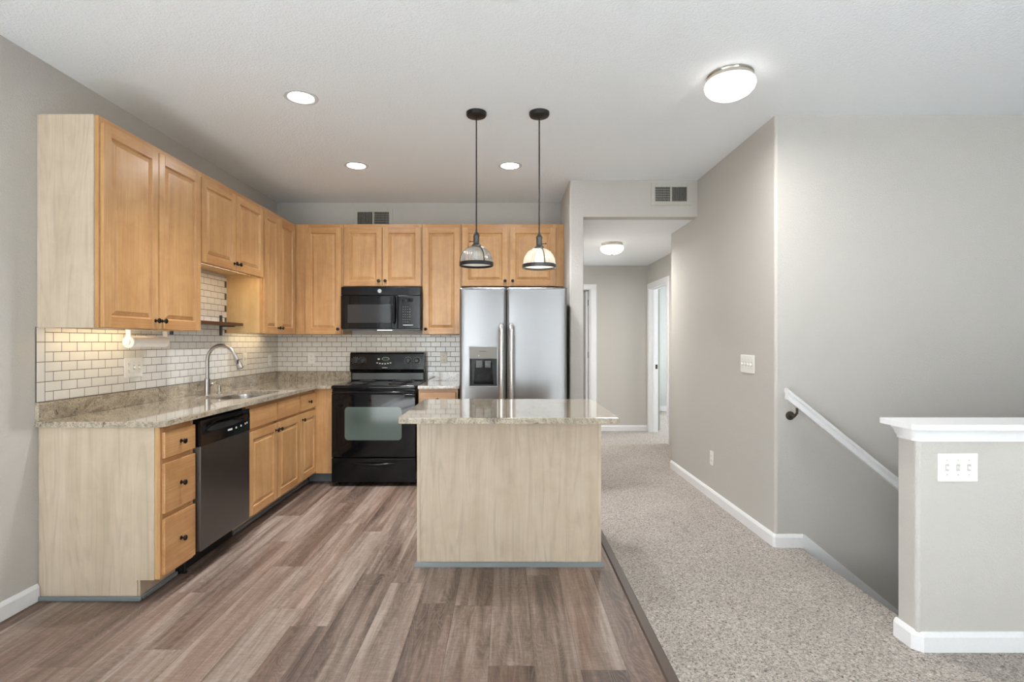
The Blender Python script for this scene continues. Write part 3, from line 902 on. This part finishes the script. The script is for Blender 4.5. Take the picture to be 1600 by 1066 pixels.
# ------------------------------------------------------------------ electrical plates
def plate_frame(loc, face):
    """local x to the right seen from the front, local -y out of the wall"""
    return loc, {'left': LEFT, 'back': 0.0, 'right': -LEFT}[face]
def wall_plate(name, label, cat, loc, face, gangs, kinds, mat='white_plastic', h=4.6, group=None, pitch=1.81, extra=1.0):
    l, rz = plate_frame(loc, face)
    t = thing(name, label, cat, l, rz, group)
    w = pitch * gangs + extra
    MB().box(-w / 2, w / 2, -0.25, -0.02, -h / 2, h / 2, bev=0.1, seg=3).build('cover_plate', mat, t)
    for i, k in enumerate(kinds):
        c = (i - (gangs - 1) / 2) * pitch
        if k == 's':
            m = MB(); m.box(c - 0.17, c + 0.17, -0.75, -0.2, -0.28, 0.3, bev=0.06)
            tg = m.build('toggle', mat, t)
            m = MB(); m.box(c - 0.3, c + 0.3, -0.27, -0.22, -0.55, 0.55)
            for z in (-1.2, 1.2): m.lathe([(0.1, 0.22), (0.1, 0.3)], (c, 0, z), 'y', 10)
            m.build('toggle_slot', 'plate_detail', t)
        else:
            for z in (-0.78, 0.78):
                m = MB(); m.prism(rrect(c - 0.66, c + 0.66, z - 0.55, z + 0.55, 0.35, 4), -0.32, -0.2, 'xz')
                oo = m.build('receptacle', mat, t)
                m = MB()
                for dx in (-0.26, 0.26): m.box(c + dx - 0.05, c + dx + 0.05, -0.34, -0.3, z - 0.02, z + 0.3)
                m.lathe([(0.1, 0.3), (0.1, 0.34)], (c, 0, z - 0.28), 'y', 10)
                m.build('socket_slot', 'slot_dark', oo)
    return t
TX = XL + 0.32; TY = YB - 0.32
wall_plate('outlet_plate', 'wide white plate with one outlet and two switches on the left tiles', 'outlet', (TX, 132.1, 45.1), 'left', 3, 'oss', h=4.8)
wall_plate('light_switch', 'single white switch plate on the tiles past the faucet spout', 'light switch', (TX, 188.4, 45.3), 'left', 1, 's', h=4.4)
wall_plate('outlet_plate', 'white outlet on the left tiles nearest the room corner', 'outlet', (TX, 208.3, 44.3), 'left', 1, 'o', h=4.2)
wall_plate('outlet_plate', 'white outlet on the back tiles left of the range', 'outlet', (-78.8, TY, 44.8), 'back', 1, 'o')
wall_plate('outlet_plate', 'beige outlet on the back tiles between range and refrigerator', 'outlet', (-25.1, TY, 44.9), 'back', 1, 'o', mat='cream_plastic', h=4.4)
wall_plate('light_switch', 'wide white four-gang switch plate on the grey hall wall', 'light switch', (XR, 147.3, 45.3), 'right', 4, 'ssss', h=5.0)
wall_plate('outlet_plate', 'white outlet low on the grey hall wall', 'outlet', (XR, 172.7, 13.6), 'right', 1, 'o')
wall_plate('light_switch', 'white three-gang switch plate on the knee wall', 'light switch', (74.75, HW0, 30.7), 'back', 3, 'sss', h=4.7, extra=1.2)

# ------------------------------------------------------------------ dishwasher
dw = thing('dishwasher', 'steel and black dishwasher under the counter', 'dishwasher', (BXF, 117.4, 0), LEFT)
MB().box(0.1, 22.9, 0.6, 23.5, 4.6, CT - .1).build('tub', 'dark_gap', dw)
m = MB(); m.box(0.1, 22.6, -1.55, 0.6, 5.0, 28.2, bev=0.12, seg=3); m.build('door', 'stainless_dark', dw)
m = MB()
m.rings([[(x, y, z) for y, z in ((-1.6, 28.25), (-1.6, 30.6), (-1.0 if 3 < x < 19 else -1.6, 31.6), (-0.9 if 3 < x < 19 else -1.6, 32.4), (-1.5, 33.0), (-1.45, 33.9), (0.6, 33.9), (0.6, 28.25))] for x in (0.1, 1.5, 4.0, 8, 11.2, 15, 18.5, 21.0, 22.6)])
cp = m.build('control_panel', 'black_enamel', dw)
for x0, x1, z in ((11.5, 13.6, 30.0), (15.2, 15.8, 30.0), (17.6, 18.2, 30.1), (19.9, 20.3, 30.3), (20.8, 21.2, 30.4)):
    MB().box(x0, x1, -1.63, -1.58, z - 0.22, z + 0.22).build('control_button', 'mark_white', cp)  # plain white bars in place of the panel's printed lettering
MB().box(0.1, 22.9, 3.2, 4.5, 0.1, 4.6).build('toe_kick', 'black_plastic', dw)
m = MB(); m.lathe([(0.5, 0.02), (0.5, 0.3), (0.3, 0.4), (0.3, 4.4)], (0.8, 2.4, 0), 'z', 12); m.build('foot', 'black_metal', dw)

# ------------------------------------------------------------------ range
RX0, RX1, RYF = -61.9, -31.9, 188.6
W = RX1 - RX0
rg = thing('range', 'black electric coil range with oven under the microwave', 'stove', (RX0, RYF, 0))
MB().box(0.1, W - 0.1, 1.6, 26.5, 1.2, 34.6).build('body', 'black_enamel', rg)
m = MB()
for x in (1.5, W - 1.5):
    for y in (3, 24): m.lathe([(0.7, 0), (0.7, 0.4), (0.4, 0.5), (0.4, 1.25)], (x, y, 0), 'z', 12)
m.build('foot', 'black_metal', rg)
m = MB(); m.box(0, W, -0.2, 24.8, 34.5, 36.0, bev=0.5, seg=4); ck = m.build('cooktop', 'black_enamel', rg)
for bx, by, br in ((7.6, 6.8, 4.2), (22.2, 6.6, 3.4), (8.0, 18.2, 3.4), (22.2, 18.0, 4.2)):
    m = MB()
    m.lathe([(br + 0.2, 36.02), (br + 0.25, 36.14), (br - 0.1, 36.2), (br - 0.35, 36.05), (br - 0.5, 36.02)], (bx, by, 0), 'z', 40, caps=(True, True))
    b = m.build('drip_pan', 'chrome', rg)
    pts = [((0.8 + (br - 1.4) * k / 90) * math.cos(k * 0.21) + bx, (0.8 + (br - 1.4) * k / 90) * math.sin(k * 0.21) + by, 36.32) for k in range(91)]
    MB().tube(pts, 0.16, 6).build('coil', 'burner_coil', b)
# front control lip, oven door, drawer
m = MB(); m.box(0.2, W - 0.2, 0.2, 1.7, 33.0, 34.6, bev=0.2); m.build('front_rail', 'black_enamel', rg)
m = MB(); m.box(0.1, W - 0.1, -0.1, 1.6, 10.4, 32.9, bev=0.25, seg=3); od = m.build('oven_door', 'black_glass', rg)
# pane with softly bowed top and rounded corners
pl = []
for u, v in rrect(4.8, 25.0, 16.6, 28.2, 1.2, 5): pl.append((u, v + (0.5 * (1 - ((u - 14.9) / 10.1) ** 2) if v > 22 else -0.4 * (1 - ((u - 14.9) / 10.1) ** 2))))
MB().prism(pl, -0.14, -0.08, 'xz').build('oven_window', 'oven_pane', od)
hp = [(0.9, -0.1, 33.2), (1.0, -1.3, 33.5), (3, -1.9, 33.55), (9, -2.2, 33.6), (W / 2, -2.3, 33.6), (W - 9, -2.2, 33.6), (W - 3, -1.9, 33.55), (W - 1, -1.3, 33.5), (W - .9, -0.1, 33.2)]
MB().tube(hp, 0.5, 12).build('handle', 'black_enamel', od)
m = MB(); m.box(0.1, W - 0.1, 0.0, 1.6, 1.5, 10.1, bev=0.25, seg=3); dr = m.build('storage_drawer', 'black_enamel', rg)
pp = [(7 + 16 * k / 16, -0.15 - 0.75 * math.sin(math.pi * k / 16), 8.3 - 0.35 * math.sin(math.pi * k / 16)) for k in range(17)]
MB().tube(pp, [0.1 + 0.42 * math.sin(math.pi * k / 16) ** 0.6 for k in range(17)], 12).build('handle', 'black_enamel', dr)
# backguard
bg = thing
m = MB()
m.prism([(21.6, 39.6), (20.9, 40.6), (21.5, 46.6), (22.1, 47.2), (25.6, 47.2), (25.8, 46.4), (25.8, 36.0), (23.2, 36.0), (23.0, 39.2), (22.2, 39.4)], 0.4, W - 0.4, 'yz')
gd = m.build('backguard', 'black_enamel', rg)
MB().box(0.9, W - 0.9, 22.85, 23.05, 36.4, 39.0).build('vent_strip', 'gunmetal', gd)
def on_panel(x, z):   # point on the tilted control face
    return (x, 20.9 + (z - 40.6) * 0.1 , z)
for x in (2.6, 5.4, 23.4, 26.9):
    p = on_panel(x, 44.0)
    MB().lathe([(1.05, 0), (1.05, 0.12), (0.85, 0.2), (0.75, 0.8), (0.5, 0.85)], p, 'y', 20).build('knob', 'black_plastic', gd)
m = MB()
for x in (2.6, 5.4, 23.4, 26.9):
    p = on_panel(x, 44.0)
    for k in range(9):
        a = math.radians(-40 + k * 32.5)
        q = (p[0] + 1.4 * math.cos(a), p[1] + 0.14 * math.sin(a), p[2] + 1.4 * math.sin(a))
        m.box(q[0] - .07, q[0] + .07, q[1] - .05, q[1] + .04, q[2] - .07, q[2] + .07)
for k in range(6):
    q = on_panel(11.2 + k * 1.05, 43.1 - 0.35 * math.sin(math.pi * k / 5)); m.box(q[0] - .3, q[0] + .3, q[1] - .05, q[1] + .05, q[2] - .2, q[2] + .2)
q = on_panel(11.8, 44.6); m.box(q[0] - .4, q[0] + .4, q[1] - .05, q[1] + .05, q[2] - .25, q[2] + .25)
for k in range(5):
    q = on_panel(13.3 + k * .45, 41.2); m.box(q[0] - .15, q[0] + .15, q[1] - .05, q[1] + .05, q[2] - .12, q[2] + .12)
m.build('control_print', 'mark_white', gd)
q = on_panel(14.5, 44.7)
m = MB(); m.prism([(q[0] + 1.5 * math.cos(a * .2618), q[2] + .7 * math.sin(a * .2618)) for a in range(24)], q[1] - .06, q[1] + .1, 'xz'); ds = m.build('display', 'mark_green', gd)
m = MB(); m.prism([(q[0] + 1.2 * math.cos(a * .2618), q[2] + .48 * math.sin(a * .2618)) for a in range(24)], q[1] - .09, q[1] + .08, 'xz'); m.build('display_glass', 'black_glass', ds)

# ------------------------------------------------------------------ microwave
MX0, MYF = -62.1, 200.3
mw = thing('microwave', 'black over-the-range microwave with a round silver badge', 'microwave', (MX0, MYF, 55.9))
MB().box(0.05, 29.95, 0.9, 15.6, 0.2, 16.3, bev=0.1).build('body', 'black_plastic', mw)
m = MB(); m.box(0.0, 30.0, 0.0, 0.9, 13.1, 16.3, bev=0.2, seg=3); tp = m.build('top_panel', 'black_enamel', mw)
m = MB(); m.box(0.0, 21.4, -0.2, 0.9, 0.5, 13.0, bev=0.25, seg=3); dm = m.build('door', 'black_glass', mw)
m = MB(); m.prism(rrect(2.6, 18.8, 2.7, 9.6, 0.2, 2), -0.25, -0.18, 'xz'); m.build('door_window', 'microwave_pane', dm)
m = MB(); m.tube([(20.3, -0.2, 2.4), (20.3, -1.2, 3.2), (20.3, -1.5, 7.5), (20.3, -1.2, 12.0), (20.3, -0.2, 12.8)], [0.35, .45, .5, .45, .35], 12); m.build('handle', 'black_enamel', dm)
m = MB(); m.box(21.5, 30.0, -0.1, 0.9, 0.5, 13.0, bev=0.2, seg=3); cp = m.build('control_panel', 'black_enamel', mw)
m = MB()
for rr in range(7):
    for cc in range(4):
        if (rr, cc) in ((6, 3), (0, 3)): continue
        m.box(23.3 + cc * 0.85, 23.7 + cc * 0.85, -0.15, -0.08, 2.9 + rr * 0.95, 3.1 + rr * 0.95)
m.build('keypad', 'mark_grey', cp)
MB().box(23.0, 27.2, -0.14, -0.08, 10.6, 11.9).build('display', 'black_glass', cp)
MB().box(23.4, 27.2, -0.15, -0.08, 1.75, 1.95).build('lower_mark', 'mark_white', cp)
m = MB(); m.lathe([(0.74, 0.0), (0.74, 0.1), (0.6, 0.14)], (14.6, 0.0, 14.7), 'y', 28); bd = m.build('badge', 'dispenser_silver', tp)
m = MB(); m.tube([(14.6 + 0.34 * math.cos(a * .5) * (1 - a * .04), -0.13, 14.7 + 0.34 * math.sin(a * .5) * (1 - a * .04)) for a in range(-2, 9)], 0.05, 6); m.build('badge_mark', 'gunmetal', bd)
MB().box(0.3, 29.7, 0.4, 15.4, 0.0, 0.25).build('vent_grille', 'gunmetal', mw)
MB().box(13.3, 18.5, 2.0, 4.0, -0.06, 0.02).build('task_light', 'under_light', mw)

# ------------------------------------------------------------------ refrigerator
FX0, FYF, FT = -15.3, 176.6, 69.5
FW = 35.7
fr = thing('refrigerator', 'stainless side-by-side refrigerator with ice dispenser', 'refrigerator', (FX0, FYF, 0))
MB().box(0.1, FW - 0.1, 3.0, 33, 1.2, 68.9).build('body', 'fridge_side', fr)
MB().box(0.4, FW - 0.4, 1.0, 3.0, 0.1, 3.6).build('base_grille', 'black_plastic', fr)
def fridge_door(x0, x1, cut=None):
    m = MB()
    # gently crowned front, built as strips; an opening is left for the dispenser
    xs = sorted(set([x0, x0 + .3, x0 + .8] + [x0 + (x1 - x0) * k / 8 for k in range(1, 8)] + [x1 - .8, x1 - .3, x1] + (list(cut[:2]) if cut else [])))
    zs = sorted(set([3.9, 4.2, FT - .8, FT - .3, FT] + [4.2 + (FT - 5) * k / 6 for k in range(1, 6)] + (list(cut[2:]) if cut else [])))
    def yf(x, z):
        u = (x - x0) / (x1 - x0) * 2 - 1
        e = 0.35 * u * u
        dx = min(x - x0, x1 - x); 
        if dx < 0.8: e += 0.5 * (1 - dx / 0.8) ** 2
        dz = min(z - 3.9, FT - z)
        if dz < 0.8: e += 0.45 * (1 - dz / 0.8) ** 2
        return e
    V = {}
    for i, x in enumerate(xs):
        for j, z in enumerate(zs): V[i, j] = m.bm.verts.new(Vector((x, yf(x, z), z)) * S)
    for i in range(len(xs) - 1):
        for j in range(len(zs) - 1):
            if cut and xs[i] >= cut[0] - 1e-6 and xs[i + 1] <= cut[1] + 1e-6 and zs[j] >= cut[2] - 1e-6 and zs[j + 1] <= cut[3] + 1e-6: continue
            m.bm.faces.new((V[i, j], V[i + 1, j], V[i + 1, j + 1], V[i, j + 1]))
    # sides
    for a, b in ((0, 1), (1, 0)):
        pass
    rim = [(x0, z) for z in zs] + [(x, FT) for x in xs[1:]] + [(x1, z) for z in zs[::-1][1:]] + [(x, 3.9) for x in xs[::-1][1:-1]]
    m.rings([[(x, yf(x, z), z) for x, z in rim], [(x, 2.6, z) for x, z in rim]], True, False, False)
    m.box(x0, x1, 2.6, 2.95, 3.9, FT)
    if cut:
        bmesh.ops.remove_doubles(m.bm, verts=m.bm.verts, dist=1e-6)
    return m.build('door', 'stainless', fr, smooth=40)
DC = (3.0, 12.8, 36.4, 49.9)
dl = fridge_door(0, 15.4, DC)
drr = fridge_door(15.75, FW)
for o, x in ((dl, 13.9), (drr, 17.2)):
    hp = [(x, 0.2, 57.2), (x, -1.2, 56.4), (x, -2.0, 54.5), (x, -2.3, 48), (x, -2.35, 40), (x, -2.3, 32), (x, -2.0, 25.5), (x, -1.2, 23.6), (x, 0.2, 22.8)]
    MB().tube(hp, [0.75, 0.85, 0.88, 0.85, 0.85, 0.85, 0.88, 0.85, 0.75], 16).build('handle', 'handle_steel', o)
dp = MB()
x0, x1, z0, z1 = DC
dp.box(x0 - .1, x0 + .35, -0.1, 2.4, z0 - .1, z1 + .1, bev=.08); dp.box(x1 - .35, x1 + .1, -0.1, 2.4, z0 - .1, z1 + .1, bev=.08)
dp.box(x0 + .3, x1 - .3, -0.25, 2.4, z0 - .15, z0 + .35, bev=.1); dp.box(x0 + .3, x1 - .3, 0, 2.4, z1 - .25, z1 + .1, bev=.08)
dpo = dp.build('ice_dispenser', 'stainless', fr)
m = MB(); m.box(x0 + .35, x1 - .35, 0.0, 2.4, z1 - 4.1, z1 - .25, bev=.06); m.build('dispenser_panel', 'dispenser_grey', dpo)
m = MB(); m.box(x0 + 3.5, x0 + 5.8, -0.04, 0.02, z1 - 1.75, z1 - 1.5); m.build('panel_mark', 'gunmetal', dpo)
m = MB(); m.lathe([(0.16, 0), (0.16, 0.06)], (x0 + 3.4, 0.0, z1 - 3.1), 'y', 12); m.build('indicator', 'mark_white', dpo)
m = MB(); m.box(x0 + .35, x1 - .35, 2.2, 2.4, z0 + .35, z1 - 4.1); m.box(x0 + .35, x0 + .5, .2, 2.2, z0 + .35, z1 - 4.1); m.box(x1 - .5, x1 - .35, .2, 2.2, z0 + .35, z1 - 4.1)
m.build('dispenser_recess', 'black_plastic', dpo)
m = MB()
m.prism([(x0 + 1.6, z0 + .8), (x1 - 1.6, z0 + .8), (x1 - 2.1, z1 - 5.4), (x0 + 2.1, z1 - 5.4)], 1.7, 2.2, 'xz'); m.build('paddle', 'black_enamel', dpo)
m = MB(); m.box(x0 + 2.3, x0 + 4.6, 0.9, 1.8, z1 - 7.2, z1 - 4.6, bev=.2); m.box(x0 + 5.3, x0 + 7.4, 0.9, 1.8, z1 - 7.2, z1 - 4.6, bev=.2); m.build('dispenser_lever', 'gunmetal', dpo)

# ------------------------------------------------------------------ island
IX0, IX1, IY0, IY1 = -20.3, 21.9, 121.8, 144.6
isl = thing('island_cabinet', 'pale maple island cabinet with a plain back panel', 'kitchen island', (IX0, IY0, 0))
w = IX1 - IX0
MB().box(0.35, w - 0.35, 0.3, IY1 - IY0, 0.1, CT).build('body', 'pale_laminate', isl)
MB().box(0.75, w - 0.75, 0.0, 0.3, 0.9, CT).build('back_panel', 'pale_laminate', isl)
for x in (0, w - 0.75):
    MB().box(x, x + 0.75, -0.15, 0.6, 0.6, CT, bev=0.06).build('corner_trim', 'pale_laminate', isl)
m = MB(); m.sweep([(-.02, 22.7), (-.02, -.15), (w + .02, -.15), (w + .02, 22.7)], [(0, 0.02), (0.55, 0.02), (0.45, 0.6), (0.2, 1.0), (0, 1.05)], -1); m.build('base_shoe', 'grey_shoe', isl)
it = thing('granite_countertop', 'rectangular granite top of the island', 'countertop', (0, 0, 0))
MB().plate(rrect(-22.3, 23.6, 109.6, 145.9, 0.4, 3), [], 34.5, 35.75, 0.12).build('worktop', 'granite', it)

# ------------------------------------------------------------------ lamps
def pendant(x, y, zrim, lit, label, sw, rim_mat, strap_rot):
    t = thing('pendant_light', label, 'pendant light', (x, y, zrim), 0, 'pendants over the island')
    top = ZC - zrim
    MB().lathe([(0.5, -1.3), (0.9, -1.15), (2.3, -0.95), (2.5, -0.6), (2.5, 0.0)], (0, 0, top), 'z', 32).build('canopy', 'black_metal', t)
    MB().tube([(0, 0, 8.4), (0, 0, top - 1.2)], 0.16, 8).build('cord', 'black_metal', t)
    so = MB().lathe([(0.25, 9.0), (0.3, 8.4), (0.62, 8.0), (0.82, 7.5), (0.72, 7.2), (0.75, 5.6), (1.15, 5.2), (1.2, 4.85), (0.9, 4.8)], (0, 0, 0), 'z', 24).build('socket', 'gunmetal', t)
    m = MB(); m.tube([(sw * 0.6, -0.2, 6.0), (sw * 1.5, -0.4, 6.0)], 0.1, 8); m.lathe([(0.18, -.1), (0.22, 0), (0.18, .1)], (sw * 1.6, -0.42, 6.0), 'x', 10); m.build('switch_key', 'black_metal', so)
    prof = [(1.2, 4.8), (1.9, 4.62), (2.7, 4.1), (3.35, 3.3), (3.8, 2.3), (4.0, 1.2), (4.05, 0.55)]
    MB().lathe(prof, (0, 0, 0), 'z', 192, ripple=48, amp=0.035, caps=(False, False)).build('shade', 'prismatic_glass', t)
    MB().lathe([(4.02, 0.9), (4.2, 0.9), (4.22, 0.1), (4.05, 0.0), (3.9, 0.1), (3.95, 0.5)], (0, 0, 0), 'z', 48, caps=(False, False)).build('rim', rim_mat, t)
    m = MB()
    for k in range(3):
        a = math.radians(strap_rot + 120 * k)
        m.tube([((r + .06) * math.cos(a), (r + .06) * math.sin(a), z) for r, z in prof], 0.13, 6)
    m.build('strap', rim_mat, t)
    MB().lathe([(0.4, 4.7), (0.5, 3.9), (1.0, 2.9), (1.15, 2.2), (0.9, 1.5), (0.3, 1.2)], (0, 0, 0), 'z', 20).build('bulb', 'lamp_bulb' if lit else 'white_plastic', t)
    MB().lathe([(3.9, 0.5), (2.0, 0.42), (0.05, 0.4)], (0, 0, 0), 'z', 32, caps=(False, False)).build('diffuser', 'diffuser_lit' if lit else 'diffuser_off', t)
    if lit: lamp('pendant_glow', 'POINT', (0, 0, 2.0), LAMP_PENDANT, (1.0, 0.84, 0.62), 1.2, parent=t)
def diffuser(name, e):
    g = NG(name)
    tl = g.new('BsdfTranslucent', {'Color': (0.9, 0.88, 0.84, 1)})
    df = g.new('BsdfDiffuse', {'Color': (0.85, 0.84, 0.82, 1)})
    a = g.new('MixShader', {0: 0.5})
    g.t.links.new(tl.outputs[0], a.inputs[1]); g.t.links.new(df.outputs[0], a.inputs[2])
    out = a.outputs[0]
    if e > 0:
        em = g.new('Emission', {'Color': (1, 0.86, 0.68, 1), 'Strength': e})
        s2 = g.new('AddShader'); g.t.links.new(out, s2.inputs[0]); g.t.links.new(em.outputs[0], s2.inputs[1]); out = s2.outputs[0]
    g.surface(out); MAT[name] = g.mat
diffuser('diffuser_lit', 0.5); diffuser('diffuser_off', 0)
pendant(-7.2, 131.0, 70.1, False, 'unlit pendant with a ribbed glass dome and dark rim', -1, 'black_metal', 300)
pendant(8.3, 131.0, 69.6, True, 'glowing pendant with a ribbed glass dome', 1, 'gunmetal', 285)

def can(x, y, label):
    t = thing('recessed_light', label, 'ceiling light', (x, y, ZC), 0, 'recessed kitchen lights')
    MB().lathe([(2.75, -0.05), (3.0, -0.22), (3.5, -0.25), (3.8, -0.12), (3.85, 0.0)], (0, 0, 0), 'z', 48, caps=(False, False)).build('trim_ring', 'can_trim', t)
    MB().lathe([(2.8, -0.06), (1.5, -0.1), (0.05, -0.12)], (0, 0, 0), 'z', 36, caps=(False, False)).build('lens', 'lamp_lens', t)
    lamp('can_beam', 'AREA', (0, 0, -0.4), 7.5, (0.94, 0.97, 1.0), 5.0, parent=t, spread=105)
can(-47.3, 122.8, 'round recessed ceiling light over the dishwasher, larger in view than the other two')
can(-47.9, 170.5, 'round recessed ceiling light in front of the range')
can(1.4, 170.5, 'round recessed ceiling light behind the two pendant cords')

def flush(x, y, z, label, group, glow):
    t = thing('flush_ceiling_light', label, 'ceiling light', (x, y, z), 0, group)
    MB().lathe([(4.6, 0.0), (4.75, -0.35), (4.6, -0.6), (4.7, -0.9), (4.75, -1.3), (4.4, -1.5)], (0, 0, 0), 'z', 48, caps=(True, True)).build('base', 'brushed_nickel', t)
    MB().lathe([(4.5, -1.35), (5.0, -1.7), (5.15, -2.3), (4.9, -3.1), (4.2, -3.9), (3.0, -4.55), (1.5, -4.9), (0.05, -5.0)], (0, 0, 0), 'z', 48, caps=(False, False)).build('glass_bowl', 'bowl_glass', t)
    if z < ZC: MB().lathe([(0.5, -4.85), (0.7, -5.05), (0.5, -5.25), (0.1, -5.3)], (0, 0, 0), 'z', 16).build('finial', 'brushed_nickel', t)
    lamp('bowl_glow', 'AREA', (0, 0, -5.6), glow, (1.0, 0.97, 0.93), 10.5, parent=t)
    return t
flush(47.5, 112.5, ZC, 'flush glass bowl light on the main ceiling by the stairs', 'flush bowl lights', 11.0)
flush(47.3, 236.0, ZH, 'flush glass bowl light on the lower hall ceiling', 'flush bowl lights', 17.0)

# ------------------------------------------------------------------ air vents
def vent(label, x0, x1, z0, z1, y, dense_left):
    t = thing('air_vent', label, 'air vent', ((x0 + x1) / 2, y, (z0 + z1) / 2), 0, 'wall air registers')
    w, h = (x1 - x0) / 2, (z1 - z0) / 2
    b = 1.4
    m = MB(); m.box(-w, -w + b, -0.35, -0.02, -h, h, bev=.08); m.box(w - b, w, -0.35, -0.02, -h, h, bev=.08)
    m.box(-w + b, w - b, -0.35, -0.02, -h, -h + b, bev=.08); m.box(-w + b, w - b, -0.35, -0.02, h - b, h, bev=.08); m.box(-0.25, 0.25, -0.35, -.02, -h + b, h - b)
    m.build('frame', 'vent_paint', t)
    MB().box(-w + b, w - b, -0.06, -0.03, -h + b, h - b).build('duct_opening', 'dark_gap', t)
    m = MB()
    n = 12
    for s in (-1, 1):
        for k in range(n):
            c = s * (0.25 + (w - b - 0.25) * (k + 0.5) / n)
            ang = 0.55 * (1 if dense_left else -1)
            d = 0.16
            m.raw([(c - d * math.sin(ang), -0.32, z) if q == 0 else (c + d * math.sin(ang), -0.08, z) for q, z in ((0, -h + b), (1, -h + b), (1, h - b), (0, h - b))] +
                  [(c - d * math.sin(ang) + .06, -0.32, z) if q == 0 else (c + d * math.sin(ang) + .06, -0.08, z) for q, z in ((0, -h + b), (1, -h + b), (1, h - b), (0, h - b))],
                  [(0, 1, 2, 3), (4, 5, 6, 7), (0, 3, 7, 4), (1, 2, 6, 5), (0, 1, 5, 4), (3, 2, 6, 7)])
    m.build('louvers', 'vent_paint', t)
    m = MB()
    for k in range(1, 6):
        z = -h + b + (2 * h - 2 * b) * k / 6
        xa, xb = (-w + b, -0.25) if dense_left else (0.25, w - b)
        m.box(xa, xb, -0.10, -0.07, z - .05, z + .05)
    m.build('damper_blade', 'plate_detail', t)
plain('vent_paint', lin(196, 193, 184), 0.5)
vent('painted air register on the wall over the hall opening', 50.9, 64.8, 99.2, 107.0, YO, True)
vent('painted air register above the microwave cabinet, half hidden by it', -61.6, -45.9, 97.0, 105.6, YB, False)

# ------------------------------------------------------------------ handrail
hr = thing('handrail', 'white stair handrail sloping down along the grey stair wall', 'handrail', (68.3, 129.2, 38.8))
prof = [(-0.75, -1.1), (0.75, -1.1), (0.8, -0.6), (0.6, -0.3), (0.65, 0.1), (1.05, 0.4), (1.1, 0.75), (0.8, 1.05), (0.3, 1.2), (-0.3, 1.2), (-0.8, 1.05), (-1.1, 0.75), (-1.05, 0.4), (-0.65, 0.1), (-0.6, -0.3), (-0.8, -0.6)]
L = 90.0
MB().rings([[(dx, a, b * 1.25 - sl * dx) for a, b in prof] for dx in (0.0, L)], True, True, True).build('rail', 'white_trim', hr)
for i, dx in enumerate((2.6, 40.0, 78.0)):
    z = -sl * dx - 1.35
    m = MB(); m.tube([(dx, 0, z), (dx, 0, z - 1.2), (dx, 1.2, z - 2.2), (dx, 3.1, z - 2.2)], 0.3, 10); m.lathe([(1.1, 0), (1.1, 0.2), (0.5, 0.35)], (dx, 3.28, z - 2.3), 'y', 18)
    m.build('bracket', 'door_strike', hr)
